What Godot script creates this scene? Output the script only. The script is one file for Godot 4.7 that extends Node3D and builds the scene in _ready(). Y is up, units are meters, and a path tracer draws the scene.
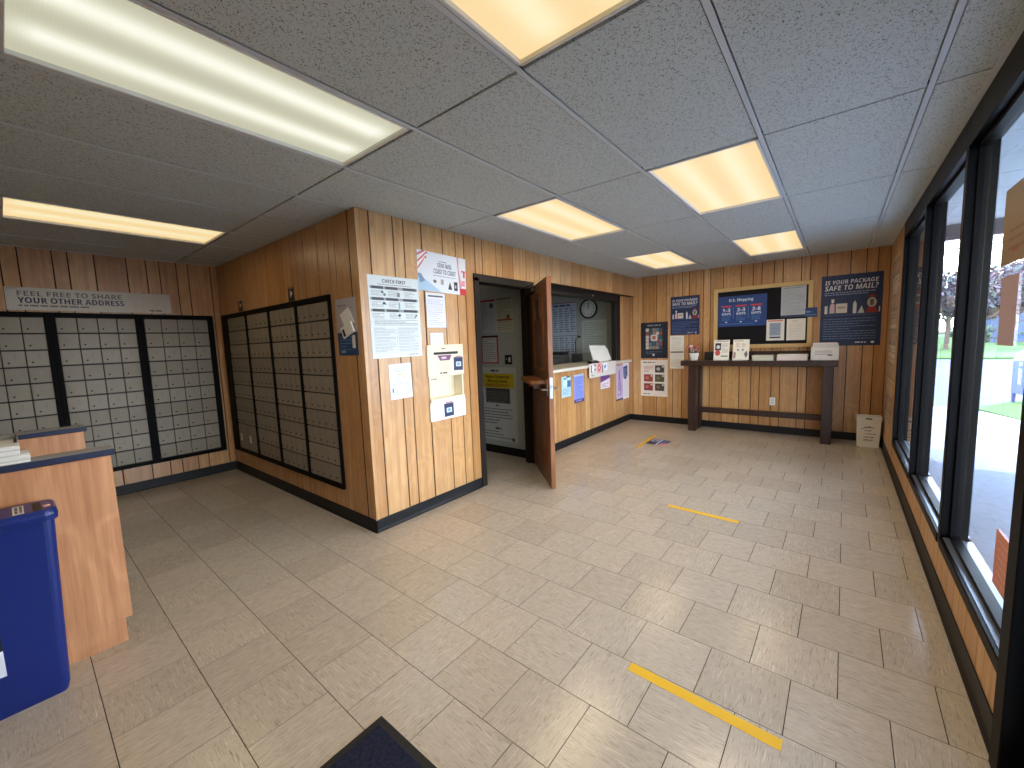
extends Node3D

# ---------------------------------------------------------------- room measures (metres)
const H := 2.462          # ceiling
const XR := 0.465         # window wall
const XC := -2.77         # wall with the office door
const XK := -2.87         # counter front
const ZS := -1.70         # alcove side wall
const XL := -5.81         # left wall
const ZB := -6.90         # back wall
const ZR := 2.41          # wall behind the camera
const TILE := 0.3048

var used := {}
var cache := {}
var M := {}
var rng := RandomNumberGenerator.new()


func _ready() -> void:
	rng.seed = 7
	set_camera_and_sky()
	make_materials()
	build_floor()
	build_ceiling()
	build_walls()
	build_windows()
	build_outside()
	build_lights()
	build_door()
	build_counter()
	build_mailboxes()
	build_desk_and_bin()
	build_table()
	build_wall_papers()
	build_floor_marks()


# ================================================================ camera, sky, sun
func set_camera_and_sky() -> void:
	var cam := Camera3D.new()
	cam.name = "camera"
	add_child(cam)
	cam.position = Vector3(0, 1.45, 0)
	cam.rotation_order = EULER_ORDER_YXZ
	cam.rotation_degrees = Vector3(-5.905, 38.796, -2.045)
	cam.fov = rad_to_deg(2.0 * atan(384.0 / 407.056))
	cam.near = 0.05
	cam.far = 400.0
	var sky_mat := ProceduralSkyMaterial.new()
	sky_mat.sky_top_color = Color(0.62, 0.74, 0.91)
	sky_mat.sky_horizon_color = Color(0.94, 0.98, 1.0)
	sky_mat.sky_curve = 0.2
	sky_mat.ground_bottom_color = Color(0.42, 0.43, 0.40)
	sky_mat.ground_horizon_color = Color(0.60, 0.62, 0.60)
	sky_mat.sky_energy_multiplier = 3.7
	var sky := Sky.new()
	sky.sky_material = sky_mat
	var env := Environment.new()
	env.background_mode = Environment.BG_SKY
	env.sky = sky
	env.tonemap_mode = Environment.TONE_MAPPER_LINEAR
	env.tonemap_exposure = 1.07
	env.sdfgi_enabled = true
	env.ssao_enabled = true
	env.ssil_enabled = true
	var we := WorldEnvironment.new()
	we.name = "world_environment"
	we.environment = env
	add_child(we)
	var sun := DirectionalLight3D.new()
	sun.name = "sun"
	add_child(sun)
	sun.light_color = Color(1.0, 0.96, 0.88)
	sun.light_energy = 3.4
	sun.light_angular_distance = 0.6
	sun.shadow_enabled = true
	sun.look_at_from_position(Vector3(-0.9, 6.0, -2.1), Vector3.ZERO, Vector3.UP)


# ================================================================ helpers
func numbered(n: String) -> String:
	if not used.has(n):
		used[n] = 0
		return n
	used[n] += 1
	return "%s_%03d" % [n, used[n]]


func tag(o: Node3D, label: String, category: String, group := "") -> void:
	o.set_meta("label", label)
	o.set_meta("category", category)
	if group:
		o.set_meta("group", group)


func thing(called: String, label: String, category: String, at := Vector3.ZERO, turn := 0.0, group := "") -> Node3D:
	var o := Node3D.new()
	o.name = numbered(called)
	add_child(o)
	o.position = at
	o.rotation.y = turn
	tag(o, label, category, group)
	return o


func shell(called: String) -> Node3D:
	var o := Node3D.new()
	o.name = called
	add_child(o)
	o.set_meta("kind", "structure")
	return o


func part(parent: Node3D, called: String, mesh: Mesh, mat: Material, at := Vector3.ZERO, rot := Vector3.ZERO) -> MeshInstance3D:
	var o := MeshInstance3D.new()
	o.name = called
	o.mesh = mesh
	o.material_override = mat
	parent.add_child(o, true)
	o.position = at
	o.rotation = rot
	return o


func solo(called: String, mesh: Mesh, mat: Material, label: String, category: String, at := Vector3.ZERO, rot := Vector3.ZERO, group := "") -> MeshInstance3D:
	var o := MeshInstance3D.new()
	o.name = numbered(called)
	o.mesh = mesh
	o.material_override = mat
	add_child(o)
	o.position = at
	o.rotation = rot
	tag(o, label, category, group)
	return o


func mat(c: Color, rough := 0.6, metal := 0.0, spec := 0.5) -> StandardMaterial3D:
	var m := StandardMaterial3D.new()
	m.albedo_color = c
	m.roughness = rough
	m.metallic = metal
	m.metallic_specular = spec
	return m


func rgb(r: int, g: int, b: int) -> Color:
	return Color(r / 255.0, g / 255.0, b / 255.0)


func begin() -> SurfaceTool:
	var st := SurfaceTool.new()
	st.begin(Mesh.PRIMITIVE_TRIANGLES)
	return st


# a, b, c, d run counter-clockwise seen from outside
func quad(st: SurfaceTool, a: Vector3, b: Vector3, c: Vector3, d: Vector3, uvs := [Vector2(0, 1), Vector2(1, 1), Vector2(1, 0), Vector2(0, 0)]) -> void:
	var n := (b - a).cross(c - a)
	if n.length() < 1e-12:
		n = (c - a).cross(d - a)
	n = n.normalized()
	st.set_normal(n)
	var v := [a, c, b, a, d, c]
	var t := [0, 2, 1, 0, 3, 2]
	for i in 6:
		st.set_uv(uvs[t[i]])
		st.add_vertex(v[i])


func tri(st: SurfaceTool, a: Vector3, b: Vector3, c: Vector3) -> void:
	st.set_normal((b - a).cross(c - a).normalized())
	st.set_uv(Vector2.ZERO)
	st.add_vertex(a)
	st.set_uv(Vector2.ZERO)
	st.add_vertex(c)
	st.set_uv(Vector2.ZERO)
	st.add_vertex(b)


# box from lo to hi with chamfered edges; front (+z) face has uv 0..1
func add_box(st: SurfaceTool, lo: Vector3, hi: Vector3, bev := 0.0) -> void:
	var s := hi - lo
	var b: float = minf(bev, minf(s.x, minf(s.y, s.z)) * 0.45)
	var ctr := (lo + hi) * 0.5
	var h := s * 0.5
	if b <= 0.0:
		for ax in 3:
			for sg in [-1.0, 1.0]:
				var n := Vector3.ZERO
				n[ax] = sg
				var u := Vector3.ZERO
				var w := Vector3.ZERO
				if ax == 0:
					u = Vector3(0, 0, -sg)
					w = Vector3(0, 1, 0)
				elif ax == 1:
					u = Vector3(1, 0, 0)
					w = Vector3(0, 0, -sg)
				else:
					u = Vector3(sg, 0, 0)
					w = Vector3(0, 1, 0)
				var c := ctr + n * h
				quad(st, c - u * h - w * h, c + u * h - w * h, c + u * h + w * h, c - u * h + w * h)
		return
	var i := h - Vector3(b, b, b)
	for ax in 3:
		for sg in [-1.0, 1.0]:
			var u := Vector3.ZERO
			var w := Vector3.ZERO
			if ax == 0:
				u = Vector3(0, 0, -sg)
				w = Vector3(0, 1, 0)
			elif ax == 1:
				u = Vector3(1, 0, 0)
				w = Vector3(0, 0, -sg)
			else:
				u = Vector3(sg, 0, 0)
				w = Vector3(0, 1, 0)
			var n := Vector3.ZERO
			n[ax] = sg
			var c := ctr + n * h
			quad(st, c - u * i - w * i, c + u * i - w * i, c + u * i + w * i, c - u * i + w * i)
	for ax in 3:
		var a1 := (ax + 1) % 3
		var a2 := (ax + 2) % 3
		for s1 in [-1.0, 1.0]:
			for s2 in [-1.0, 1.0]:
				var p := Vector3.ZERO
				p[a1] = s1 * h[a1]
				p[a2] = s2 * i[a2]
				var q := Vector3.ZERO
				q[a1] = s1 * i[a1]
				q[a2] = s2 * h[a2]
				var e := Vector3.ZERO
				e[ax] = i[ax]
				flip_quad(st, ctr + p - e, ctr + p + e, ctr + q + e, ctr + q - e, ctr)
	for sx in [-1.0, 1.0]:
		for sy in [-1.0, 1.0]:
			for sz in [-1.0, 1.0]:
				var a := ctr + Vector3(sx * h.x, sy * i.y, sz * i.z)
				var c2 := ctr + Vector3(sx * i.x, sy * h.y, sz * i.z)
				var d := ctr + Vector3(sx * i.x, sy * i.y, sz * h.z)
				if (c2 - a).cross(d - a).dot(a + c2 + d - 3.0 * ctr) > 0:
					tri(st, a, c2, d)
				else:
					tri(st, a, d, c2)


# quad turned so that it looks away from ctr
func flip_quad(st: SurfaceTool, a: Vector3, b: Vector3, c: Vector3, d: Vector3, ctr: Vector3) -> void:
	if (b - a).cross(c - a).dot(a + b + c + d - 4.0 * ctr) > 0:
		quad(st, a, b, c, d)
	else:
		quad(st, a, d, c, b)


# shared box mesh, centred
func bx(w: float, h: float, d: float, bev := 0.0) -> Mesh:
	var k := "bx%.4f,%.4f,%.4f,%.4f" % [w, h, d, bev]
	if not cache.has(k):
		var st := begin()
		add_box(st, Vector3(-w, -h, -d) * 0.5, Vector3(w, h, d) * 0.5, bev)
		cache[k] = st.commit()
	return cache[k]


func boxes(list: Array, bev := 0.0) -> Mesh:
	var st := begin()
	for b in list:
		add_box(st, b[0], b[1], bev)
	return st.commit()


# profile: points (radius, y) from bottom to top, turned round y
func lathe(profile: Array, seg := 24) -> Mesh:
	var st := begin()
	for k in profile.size() - 1:
		var p: Vector2 = profile[k]
		var q: Vector2 = profile[k + 1]
		for s in seg:
			var a := TAU * s / seg
			var b := TAU * (s + 1) / seg
			var p0 := Vector3(cos(a) * p.x, p.y, -sin(a) * p.x)
			var p1 := Vector3(cos(b) * p.x, p.y, -sin(b) * p.x)
			var q0 := Vector3(cos(a) * q.x, q.y, -sin(a) * q.x)
			var q1 := Vector3(cos(b) * q.x, q.y, -sin(b) * q.x)
			if p.x < 1e-5:
				tri(st, p0, q1, q0)
			elif q.x < 1e-5:
				tri(st, p0, p1, q0)
			else:
				quad(st, p0, p1, q1, q0)
	return st.commit()


# tube along points
func add_tube(st: SurfaceTool, pts: Array, r: float, seg := 10) -> void:
	var rings := []
	for k in pts.size():
		var t: Vector3
		if k == 0:
			t = pts[1] - pts[0]
		elif k == pts.size() - 1:
			t = pts[k] - pts[k - 1]
		else:
			t = pts[k + 1] - pts[k - 1]
		t = t.normalized()
		var u := t.cross(Vector3.UP if absf(t.y) < 0.9 else Vector3.RIGHT).normalized()
		var w := u.cross(t).normalized()
		var ring := []
		for s in seg:
			var a := TAU * s / seg
			ring.append(pts[k] + (u * cos(a) + w * sin(a)) * r)
		rings.append(ring)
	for k in rings.size() - 1:
		for s in seg:
			var s2 := (s + 1) % seg
			flip_quad(st, rings[k][s], rings[k][s2], rings[k + 1][s2], rings[k + 1][s], (pts[k] + pts[k + 1]) * 0.5)
	for e in [0, rings.size() - 1]:
		var inward: Vector3 = pts[1] if e == 0 else pts[e - 1]
		for s in seg:
			var a: Vector3 = rings[e][s]
			var b: Vector3 = rings[e][(s + 1) % seg]
			if (a - pts[e]).cross(b - pts[e]).dot(pts[e] - inward) > 0:
				tri(st, pts[e], a, b)
			else:
				tri(st, pts[e], b, a)


func tube(pts: Array, r: float, seg := 10) -> Mesh:
	var st := begin()
	add_tube(st, pts, r, seg)
	return st.commit()


# outline (counter-clockwise in x, y) drawn out from z = 0 to z = depth
func extrude(outline: PackedVector2Array, depth: float) -> Mesh:
	var st := begin()
	var ids := Geometry2D.triangulate_polygon(outline)
	for k in range(0, ids.size(), 3):
		var p := []
		for j in 3:
			p.append(Vector3(outline[ids[k + j]].x, outline[ids[k + j]].y, 0))
		var up := Vector3(0, 0, depth)
		if (p[1] - p[0]).cross(p[2] - p[0]).z > 0:
			tri(st, p[0] + up, p[1] + up, p[2] + up)
			tri(st, p[0], p[2], p[1])
		else:
			tri(st, p[0] + up, p[2] + up, p[1] + up)
			tri(st, p[0], p[1], p[2])
	var n := outline.size()
	for k in n:
		var a := Vector3(outline[k].x, outline[k].y, 0)
		var b := Vector3(outline[(k + 1) % n].x, outline[(k + 1) % n].y, 0)
		quad(st, a, b, b + Vector3(0, 0, depth), a + Vector3(0, 0, depth))
	return st.commit()


# thin sheet, front +z with uv 0..1, optional curl of one lower corner and a soft bow
func card(w: float, h: float, t := 0.0015, bow := 0.0) -> Mesh:
	var k := "card%.4f,%.4f,%.4f,%.4f" % [w, h, t, bow]
	if cache.has(k):
		return cache[k]
	var st := begin()
	if bow == 0.0:
		add_box(st, Vector3(-w, -h, -t) * 0.5, Vector3(w, h, t) * 0.5)
	else:
		var n := 10
		for i in n:
			var u0 := float(i) / n
			var u1 := float(i + 1) / n
			var z0 := bow * sin(u0 * PI)
			var z1 := bow * sin(u1 * PI)
			var x0 := (u0 - 0.5) * w
			var x1 := (u1 - 0.5) * w
			quad(st, Vector3(x0, -h / 2, z0 + t), Vector3(x1, -h / 2, z1 + t), Vector3(x1, h / 2, z1 + t), Vector3(x0, h / 2, z0 + t), [Vector2(u0, 1), Vector2(u1, 1), Vector2(u1, 0), Vector2(u0, 0)])
			quad(st, Vector3(x1, -h / 2, z1), Vector3(x0, -h / 2, z0), Vector3(x0, h / 2, z0), Vector3(x1, h / 2, z1))
			quad(st, Vector3(x0, h / 2, z0 + t), Vector3(x1, h / 2, z1 + t), Vector3(x1, h / 2, z1), Vector3(x0, h / 2, z0))
			quad(st, Vector3(x0, -h / 2, z0), Vector3(x1, -h / 2, z1), Vector3(x1, -h / 2, z1 + t), Vector3(x0, -h / 2, z0 + t))
	cache[k] = st.commit()
	return cache[k]


# ---------------------------------------------------------------- printed sheets
# a canvas is 100 units wide; text() fills real letter outlines
class Canvas:
	var im: Image
	var k: float
	var tall: float
	var host: Node
	func _init(owner_node: Node, w: float, h: float, px: int, back: Color) -> void:
		host = owner_node
		k = px * 2 / 100.0
		tall = 100.0 * h / w
		im = Image.create(px * 2, int(px * 2 * h / w), false, Image.FORMAT_RGB8)
		im.fill(back)
	func rect(x: float, y: float, w: float, h: float, c: Color) -> void:
		im.fill_rect(Rect2i(int(x * k), int(y * k), maxi(1, int(w * k)), maxi(1, int(h * k))), c)
	func poly(p: Array, c: Color) -> void:
		for j in range(1, p.size() - 1):
			fill3(p[0] * k, p[j] * k, p[j + 1] * k, c)
	func ell(x: float, y: float, rx: float, ry: float, c: Color) -> void:
		var y0 := int((y - ry) * k)
		for yy in range(y0, int((y + ry) * k) + 1):
			var f := (yy / k - y) / ry
			if absf(f) < 1.0:
				var hw := rx * sqrt(1.0 - f * f)
				im.fill_rect(Rect2i(int((x - hw) * k), yy, maxi(1, int(2 * hw * k)), 1), c)
	func fill3(a: Vector2, b: Vector2, c2: Vector2, c: Color) -> void:
		var lo := int(floor(minf(a.y, minf(b.y, c2.y))))
		var hi := int(ceil(maxf(a.y, maxf(b.y, c2.y))))
		for yy in range(maxi(lo, 0), mini(hi, im.get_height() - 1) + 1):
			var y := yy + 0.5
			var x0 := 1e9
			var x1 := -1e9
			for e in [[a, b], [b, c2], [c2, a]]:
				var p: Vector2 = e[0]
				var q: Vector2 = e[1]
				if (p.y <= y and q.y > y) or (q.y <= y and p.y > y):
					var x := p.x + (q.x - p.x) * (y - p.y) / (q.y - p.y)
					x0 = minf(x0, x)
					x1 = maxf(x1, x)
			if x1 > x0:
				var i0 := int(round(x0))
				var i1 := int(round(x1))
				if i1 > i0:
					im.fill_rect(Rect2i(i0, yy, i1 - i0, 1), c)
	# cap = height of a capital; width > 0 squeezes or stretches the line to it; anchor 0 left, 0.5 middle, 1 right
	func text(s: String, x: float, y: float, cap: float, c: Color, anchor := 0.0, width := 0.0, bold := true, slant := 0.0, turn := 0.0) -> void:
		var v: PackedVector3Array = host.letters(s, bold)
		if v.is_empty():
			return
		var lo := 1e9
		var hi := -1e9
		for p in v:
			lo = minf(lo, p.x)
			hi = maxf(hi, p.x)
		var base: Vector2 = host.caps(bold)
		var sy := cap / (base.y - base.x)
		var sx := sy if width <= 0.0 else width / (hi - lo)
		var w := (hi - lo) * sx
		var pts := PackedVector2Array()
		for p in v:
			var up := (p.y - base.x) * sy
			var q := Vector2((p.x - lo) * sx - w * anchor + up * slant, -up)
			if turn != 0.0:
				q = q.rotated(turn)
			pts.append((Vector2(x, y) + q) * k)
		for j in range(0, pts.size(), 3):
			fill3(pts[j], pts[j + 1], pts[j + 2], c)
	# a line of handwriting
	func scribble(x: float, y: float, w: float, amp: float, pen: float, c: Color, seed_n: int) -> void:
		var r := RandomNumberGenerator.new()
		r.seed = seed_n
		var f := r.randf_range(0.75, 1.0)
		for j in int(w * 5):
			var t := j / 5.0
			if sin(t * 0.33 + seed_n) > 0.93:
				continue
			ell(x + t + 1.6 * sin(t * f * 2.0), y - amp * (0.5 + 0.5 * sin(t * f)) * (0.6 + 0.4 * sin(t * 0.21 + seed_n)), pen, pen, c)
	# rows of print too small to read, as words of different lengths
	func rows(x: float, y: float, w: float, n: int, step: float, thick: float, c: Color, seed_n := 1) -> void:
		var r := RandomNumberGenerator.new()
		r.seed = seed_n
		for j in n:
			var at := x
			var end := x + w * (1.0 if r.randf() < 0.7 else r.randf_range(0.4, 0.9))
			while at < end:
				var l := minf(r.randf_range(1.2, 5.0) * maxf(thick, 0.6), end - at)
				rect(at, y + j * step, l, thick, c)
				at += l + thick * 0.7
	func done() -> ImageTexture:
		im.resize(im.get_width() / 2, im.get_height() / 2, Image.INTERPOLATE_BILINEAR)
		return ImageTexture.create_from_image(im)


func font(bold: bool) -> Font:
	var k := "font" + str(bold)
	if not cache.has(k):
		var f := SystemFont.new()
		f.font_names = PackedStringArray(["Droid Sans"])
		f.font_weight = 700 if bold else 400
		cache[k] = f
	return cache[k]


func letters(s: String, bold: bool) -> PackedVector3Array:
	var k := "letters%s%s" % [bold, s]
	if not cache.has(k):
		var t := TextMesh.new()
		t.font = font(bold)
		t.font_size = 64
		t.pixel_size = 1.0
		t.depth = 0.0
		t.curve_step = 2.0
		t.text = s
		var arr := t.get_mesh_arrays()
		var v: PackedVector3Array = arr[Mesh.ARRAY_VERTEX]
		var flat := PackedVector3Array()
		if arr[Mesh.ARRAY_INDEX] != null:
			for i in arr[Mesh.ARRAY_INDEX]:
				flat.append(v[i])
		else:
			flat = v
		cache[k] = flat
	return cache[k]


func caps(bold: bool) -> Vector2:
	var k := "caps" + str(bold)
	if not cache.has(k):
		var lo := 1e9
		var hi := -1e9
		for p in letters("H", bold):
			lo = minf(lo, p.y)
			hi = maxf(hi, p.y)
		cache[k] = Vector2(lo, hi)
	return cache[k]


func canvas(w: float, h: float, px: int, back: Color) -> Canvas:
	return Canvas.new(self, w, h, px, back)


func printed(c: Canvas, rough := 0.45) -> StandardMaterial3D:
	var m := mat(Color.WHITE, rough)
	m.albedo_texture = c.done()
	m.texture_repeat = false
	return m


const FACE := {"x": PI / 2, "z": 0.0, "-x": -PI / 2, "-z": PI}


func sheet(called: String, c: Canvas, label: String, category: String, at: Vector3, face: String, w: float, h: float, rough := 0.45, t := 0.0015, tilt := 0.0, bow := 0.0) -> MeshInstance3D:
	return solo(called, card(w, h, t, bow), printed(c, rough), label, category, at, Vector3(0, FACE[face], tilt))


# ================================================================ materials
func noise_bytes(w: int, h: int, freq: float, seed_n: int, src_w := 0, src_h := 0, octaves := 3) -> PackedByteArray:
	var n := FastNoiseLite.new()
	n.seed = seed_n
	n.frequency = freq
	n.fractal_octaves = octaves
	n.noise_type = FastNoiseLite.TYPE_SIMPLEX_SMOOTH
	var im := n.get_seamless_image(src_w if src_w else w, src_h if src_h else h)
	im.convert(Image.FORMAT_L8)
	if im.get_width() != w or im.get_height() != h:
		im.resize(w, h, Image.INTERPOLATE_CUBIC)
	return im.get_data()


func ramp_image(w: int, h: int, vals: PackedFloat32Array, lo: Color, hi: Color) -> ImageTexture:
	var data := PackedByteArray()
	data.resize(w * h * 3)
	for i in w * h:
		var v := clampf(vals[i], 0.0, 1.0)
		data[i * 3] = int(255.0 * lerpf(lo.r, hi.r, v))
		data[i * 3 + 1] = int(255.0 * lerpf(lo.g, hi.g, v))
		data[i * 3 + 2] = int(255.0 * lerpf(lo.b, hi.b, v))
	return ImageTexture.create_from_image(Image.create_from_data(w, h, false, Image.FORMAT_RGB8, data))


# upright grain: long streaks, wavy growth bands and, for knots > 0, a few dark knots
func grain(w: int, h: int, seed_n: int, lo: Color, hi: Color, bands: float, knots: int) -> ImageTexture:
	var a := noise_bytes(w, h, 0.03, seed_n, w, 24)
	var b := noise_bytes(w, h, 0.12, seed_n + 1, w, 48)
	var c := noise_bytes(w, h, 0.012, seed_n + 2, w / 4, h / 8)
	var r := RandomNumberGenerator.new()
	r.seed = seed_n
	var spots := []
	for i in knots:
		spots.append(Vector3(r.randf_range(0, w), r.randf_range(0, h), r.randf_range(4, 11)))
	var vals := PackedFloat32Array()
	vals.resize(w * h)
	for y in h:
		for x in w:
			var i := y * w + x
			var wv := c[i] / 255.0
			var ring := 0.5 + 0.5 * sin(wv * bands + x * 0.05)
			vals[i] = 0.62 * (a[i] / 255.0) + 0.28 * (b[i] / 255.0) + 0.2 * ring * ring
	for s: Vector3 in spots:
		var rad: float = s.z
		for yy in range(int(s.y - rad * 6), int(s.y + rad * 6)):
			for xx in range(int(s.x - rad * 2), int(s.x + rad * 2)):
				var dx := (xx - s.x) / rad
				var dy := (yy - s.y) / (rad * 2.6)
				var d := sqrt(dx * dx + dy * dy)
				if d < 2.0:
					var i := posmod(yy, h) * w + posmod(xx, w)
					vals[i] -= 0.55 * maxf(0.0, 1.0 - d) + 0.18 * (0.5 + 0.5 * sin(d * 14.0)) * (1.0 - d / 2.0)
	return ramp_image(w, h, vals, lo, hi)


func triplanar(m: StandardMaterial3D, scale: Vector3, offset := Vector3.ZERO) -> StandardMaterial3D:
	m.uv1_triplanar = true
	m.uv1_world_triplanar = true
	m.uv1_triplanar_sharpness = 8.0
	m.uv1_scale = scale
	m.uv1_offset = offset
	return m


func streaks(size: int) -> ImageTexture:
	# vinyl tile: mottled ground, streaks along x in darker and lighter chips
	var base := noise_bytes(size, size, 0.02, 31, size, size)
	var fine := noise_bytes(size, size, 0.2, 32, size / 4, size, 2)
	var v := PackedFloat32Array()
	v.resize(size * size)
	for i in size * size:
		v[i] = 0.76 + 0.07 * (base[i] / 255.0 - 0.5) + 0.10 * (fine[i] / 255.0 - 0.5)
	var r := RandomNumberGenerator.new()
	r.seed = 33
	for k in 4600:
		var x0 := r.randi_range(0, size - 1)
		var y0 := r.randf_range(0, size)
		var light := r.randf() < 0.22
		var n := int(r.randf_range(10, 44)) if not light else int(r.randf_range(24, 80))
		var amp := r.randf_range(0.08, 0.4) * (0.9 if light else -1.0)
		var wide := r.randf_range(0.4, 1.3)
		var slope := r.randf_range(-0.1, 0.1)
		for j in n:
			var f := sin(PI * (j + 0.5) / n)
			var yc := y0 + slope * j
			for q in range(int(yc - wide), int(yc + wide) + 1):
				var i := posmod(q, size) * size + posmod(x0 + j, size)
				v[i] += amp * f * maxf(0.0, 1.0 - absf(q - yc) / (wide + 0.5)) * 0.8
	var lo := Color(0.40, 0.35, 0.30)
	var hi := Color(0.96, 0.935, 0.90)
	return ramp_image(size, size, v, lo, hi)


func fissures(size: int) -> ImageTexture:
	# acoustic tile: off-white with pin holes and short worm marks
	var base := noise_bytes(size, size, 0.05, 41)
	var v := PackedFloat32Array()
	v.resize(size * size)
	for i in size * size:
		v[i] = 0.90 + 0.10 * (base[i] / 255.0 - 0.5)
	var r := RandomNumberGenerator.new()
	r.seed = 42
	for k in 3900:
		var p := Vector2(r.randf_range(0, size), r.randf_range(0, size))
		var dir := Vector2.from_angle(r.randf_range(0, TAU))
		var n := r.randi_range(1, 4) if r.randf() < 0.6 else r.randi_range(4, 12)
		var rad := r.randf_range(0.8, 1.9)
		for j in n:
			dir = dir.rotated(r.randf_range(-0.6, 0.6))
			p += dir * 1.3
			for yy in range(int(p.y - rad), int(p.y + rad) + 1):
				for xx in range(int(p.x - rad), int(p.x + rad) + 1):
					if Vector2(xx + 0.5, yy + 0.5).distance_to(p) < rad:
						v[posmod(yy, size) * size + posmod(xx, size)] = 0.28
	return ramp_image(size, size, v, Color(0.12, 0.115, 0.11), Color(0.93, 0.935, 0.93))


func mottled(size: int, lo: Color, hi: Color, seed_n: int, f1 := 0.015, f2 := 0.25) -> ImageTexture:
	var a := noise_bytes(size, size, f1, seed_n)
	var b := noise_bytes(size, size, f2, seed_n + 1, 0, 0, 2)
	var v := PackedFloat32Array()
	v.resize(size * size)
	for i in size * size:
		v[i] = 0.5 * a[i] / 255.0 + 0.5 * b[i] / 255.0
	return ramp_image(size, size, v, lo, hi)


func make_materials() -> void:
	var wood := grain(512, 1024, 11, Color(0.83, 0.76, 0.67), Color(1.0, 1.0, 0.99), 22.0, 7)
	M.planks = []
	var tones := [rgb(211, 166, 112), rgb(202, 155, 102), rgb(218, 175, 123), rgb(196, 148, 95), rgb(213, 167, 111), rgb(206, 162, 115)]
	for i in 6:
		var m := mat(tones[i], 0.33, 0.0, 0.6)
		m.albedo_texture = wood
		triplanar(m, Vector3(1.5, 0.62, 1.5), Vector3(0.173 * i, 0.29 * i, 0.31 * i))
		M.planks.append(m)
	M.groove = mat(rgb(48, 27, 13), 0.85)
	M.backing = mat(rgb(150, 110, 70), 0.8)
	M.black_vinyl = mat(rgb(19, 19, 21), 0.5, 0.0, 0.4)
	M.black_frame = mat(rgb(10, 10, 11), 0.5, 0.0, 0.2)
	M.dark_trim = mat(rgb(34, 27, 24), 0.5, 0.0, 0.4)
	M.bronze = mat(rgb(7, 7, 9), 0.42, 0.0, 0.22)
	M.sill = mat(rgb(128, 138, 152), 0.3, 0.5)
	M.tile_joint = mat(rgb(40, 34, 29), 0.95)
	var st := streaks(1024)
	M.tiles = []
	for c in [rgb(232, 226, 215), rgb(227, 220, 208), rgb(236, 229, 217)]:
		var m := mat(c, 0.17, 0.0, 0.5)
		m.albedo_texture = st
		M.tiles.append(m)
	M.ceiling = mat(rgb(236, 243, 239), 0.95, 0.0, 0.2)
	M.ceiling.albedo_texture = fissures(1024)
	triplanar(M.ceiling, Vector3(1.55, 1.55, 1.55), Vector3(0.2, 0, 0.37))
	M.tee = mat(rgb(204, 210, 212), 0.45)
	M.tee_dark = mat(rgb(34, 34, 34), 0.8)
	M.white_paint = mat(rgb(225, 225, 220), 0.6)
	M.office_paint = mat(rgb(168, 172, 164), 0.75)
	M.white_plastic = mat(rgb(228, 226, 216), 0.45)
	M.paper = mat(rgb(236, 234, 228), 0.7)
	M.paper_grey = mat(rgb(205, 203, 198), 0.7)
	M.chrome = mat(rgb(190, 190, 186), 0.28, 0.9)
	M.steel = mat(rgb(150, 150, 148), 0.4, 0.7)
	M.black = mat(rgb(16, 16, 17), 0.5)
	var g := mat(Color(0.9, 0.97, 0.98, 0.04), 0.0)
	g.transparency = BaseMaterial3D.TRANSPARENCY_ALPHA
	M.glass = g
	var dw := grain(256, 512, 21, Color(0.58, 0.48, 0.40), Color(1, 1, 1), 20.0, 0)
	M.door = mat(rgb(140, 94, 58), 0.38)
	M.door.albedo_texture = dw
	triplanar(M.door, Vector3(2.4, 0.7, 2.4))
	M.door_light = mat(rgb(172, 116, 68), 0.38)
	M.door_light.albedo_texture = dw
	triplanar(M.door_light, Vector3(2.4, 0.7, 2.4), Vector3(0.4, 0.1, 0.2))
	M.laminate = mat(rgb(222, 166, 122), 0.4)
	M.laminate.albedo_texture = grain(512, 1024, 51, Color(0.76, 0.68, 0.62), Color(1, 1, 1), 12.0, 0)
	triplanar(M.laminate, Vector3(1.3, 0.7, 1.3))
	M.dark_wood = mat(rgb(62, 38, 29), 0.42)
	M.dark_wood.albedo_texture = dw
	triplanar(M.dark_wood, Vector3(2.0, 0.9, 2.0), Vector3(0.2, 0.3, 0.1))
	M.blue_edge = mat(rgb(20, 33, 66), 0.4)
	M.grey_laminate = mat(rgb(150, 146, 142), 0.45)


# ================================================================ floor
func tile_mesh(poly: PackedVector2Array, turned: bool, off: Vector2) -> Mesh:
	# poly in the tile's own x, z (metres); top at y = 0
	var st := begin()
	var t := 0.004
	var ids := Geometry2D.triangulate_polygon(poly)
	var uv := func(p: Vector2) -> Vector2:
		var q := Vector2(p.y, p.x) if turned else p
		return off + q / 1.35
	for k in range(0, ids.size(), 3):
		var p := [poly[ids[k]], poly[ids[k + 1]], poly[ids[k + 2]]]
		var a := Vector3(p[0].x, 0, p[0].y)
		var b := Vector3(p[1].x, 0, p[1].y)
		var c := Vector3(p[2].x, 0, p[2].y)
		var order := [0, 2, 1] if (b - a).cross(c - a).y > 0 else [0, 1, 2]
		st.set_normal(Vector3.UP)
		for o in order:
			st.set_uv(uv.call(p[o]))
			st.add_vertex([a, b, c][o])
	var ctr := Vector3.ZERO
	for p in poly:
		ctr += Vector3(p.x, -t / 2, p.y) / poly.size()
	for k in poly.size():
		var p := poly[k]
		var q := poly[(k + 1) % poly.size()]
		flip_quad(st, Vector3(p.x, 0, p.y), Vector3(q.x, 0, q.y), Vector3(q.x, -t, q.y), Vector3(p.x, -t, p.y), ctr)
	return st.commit()


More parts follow.
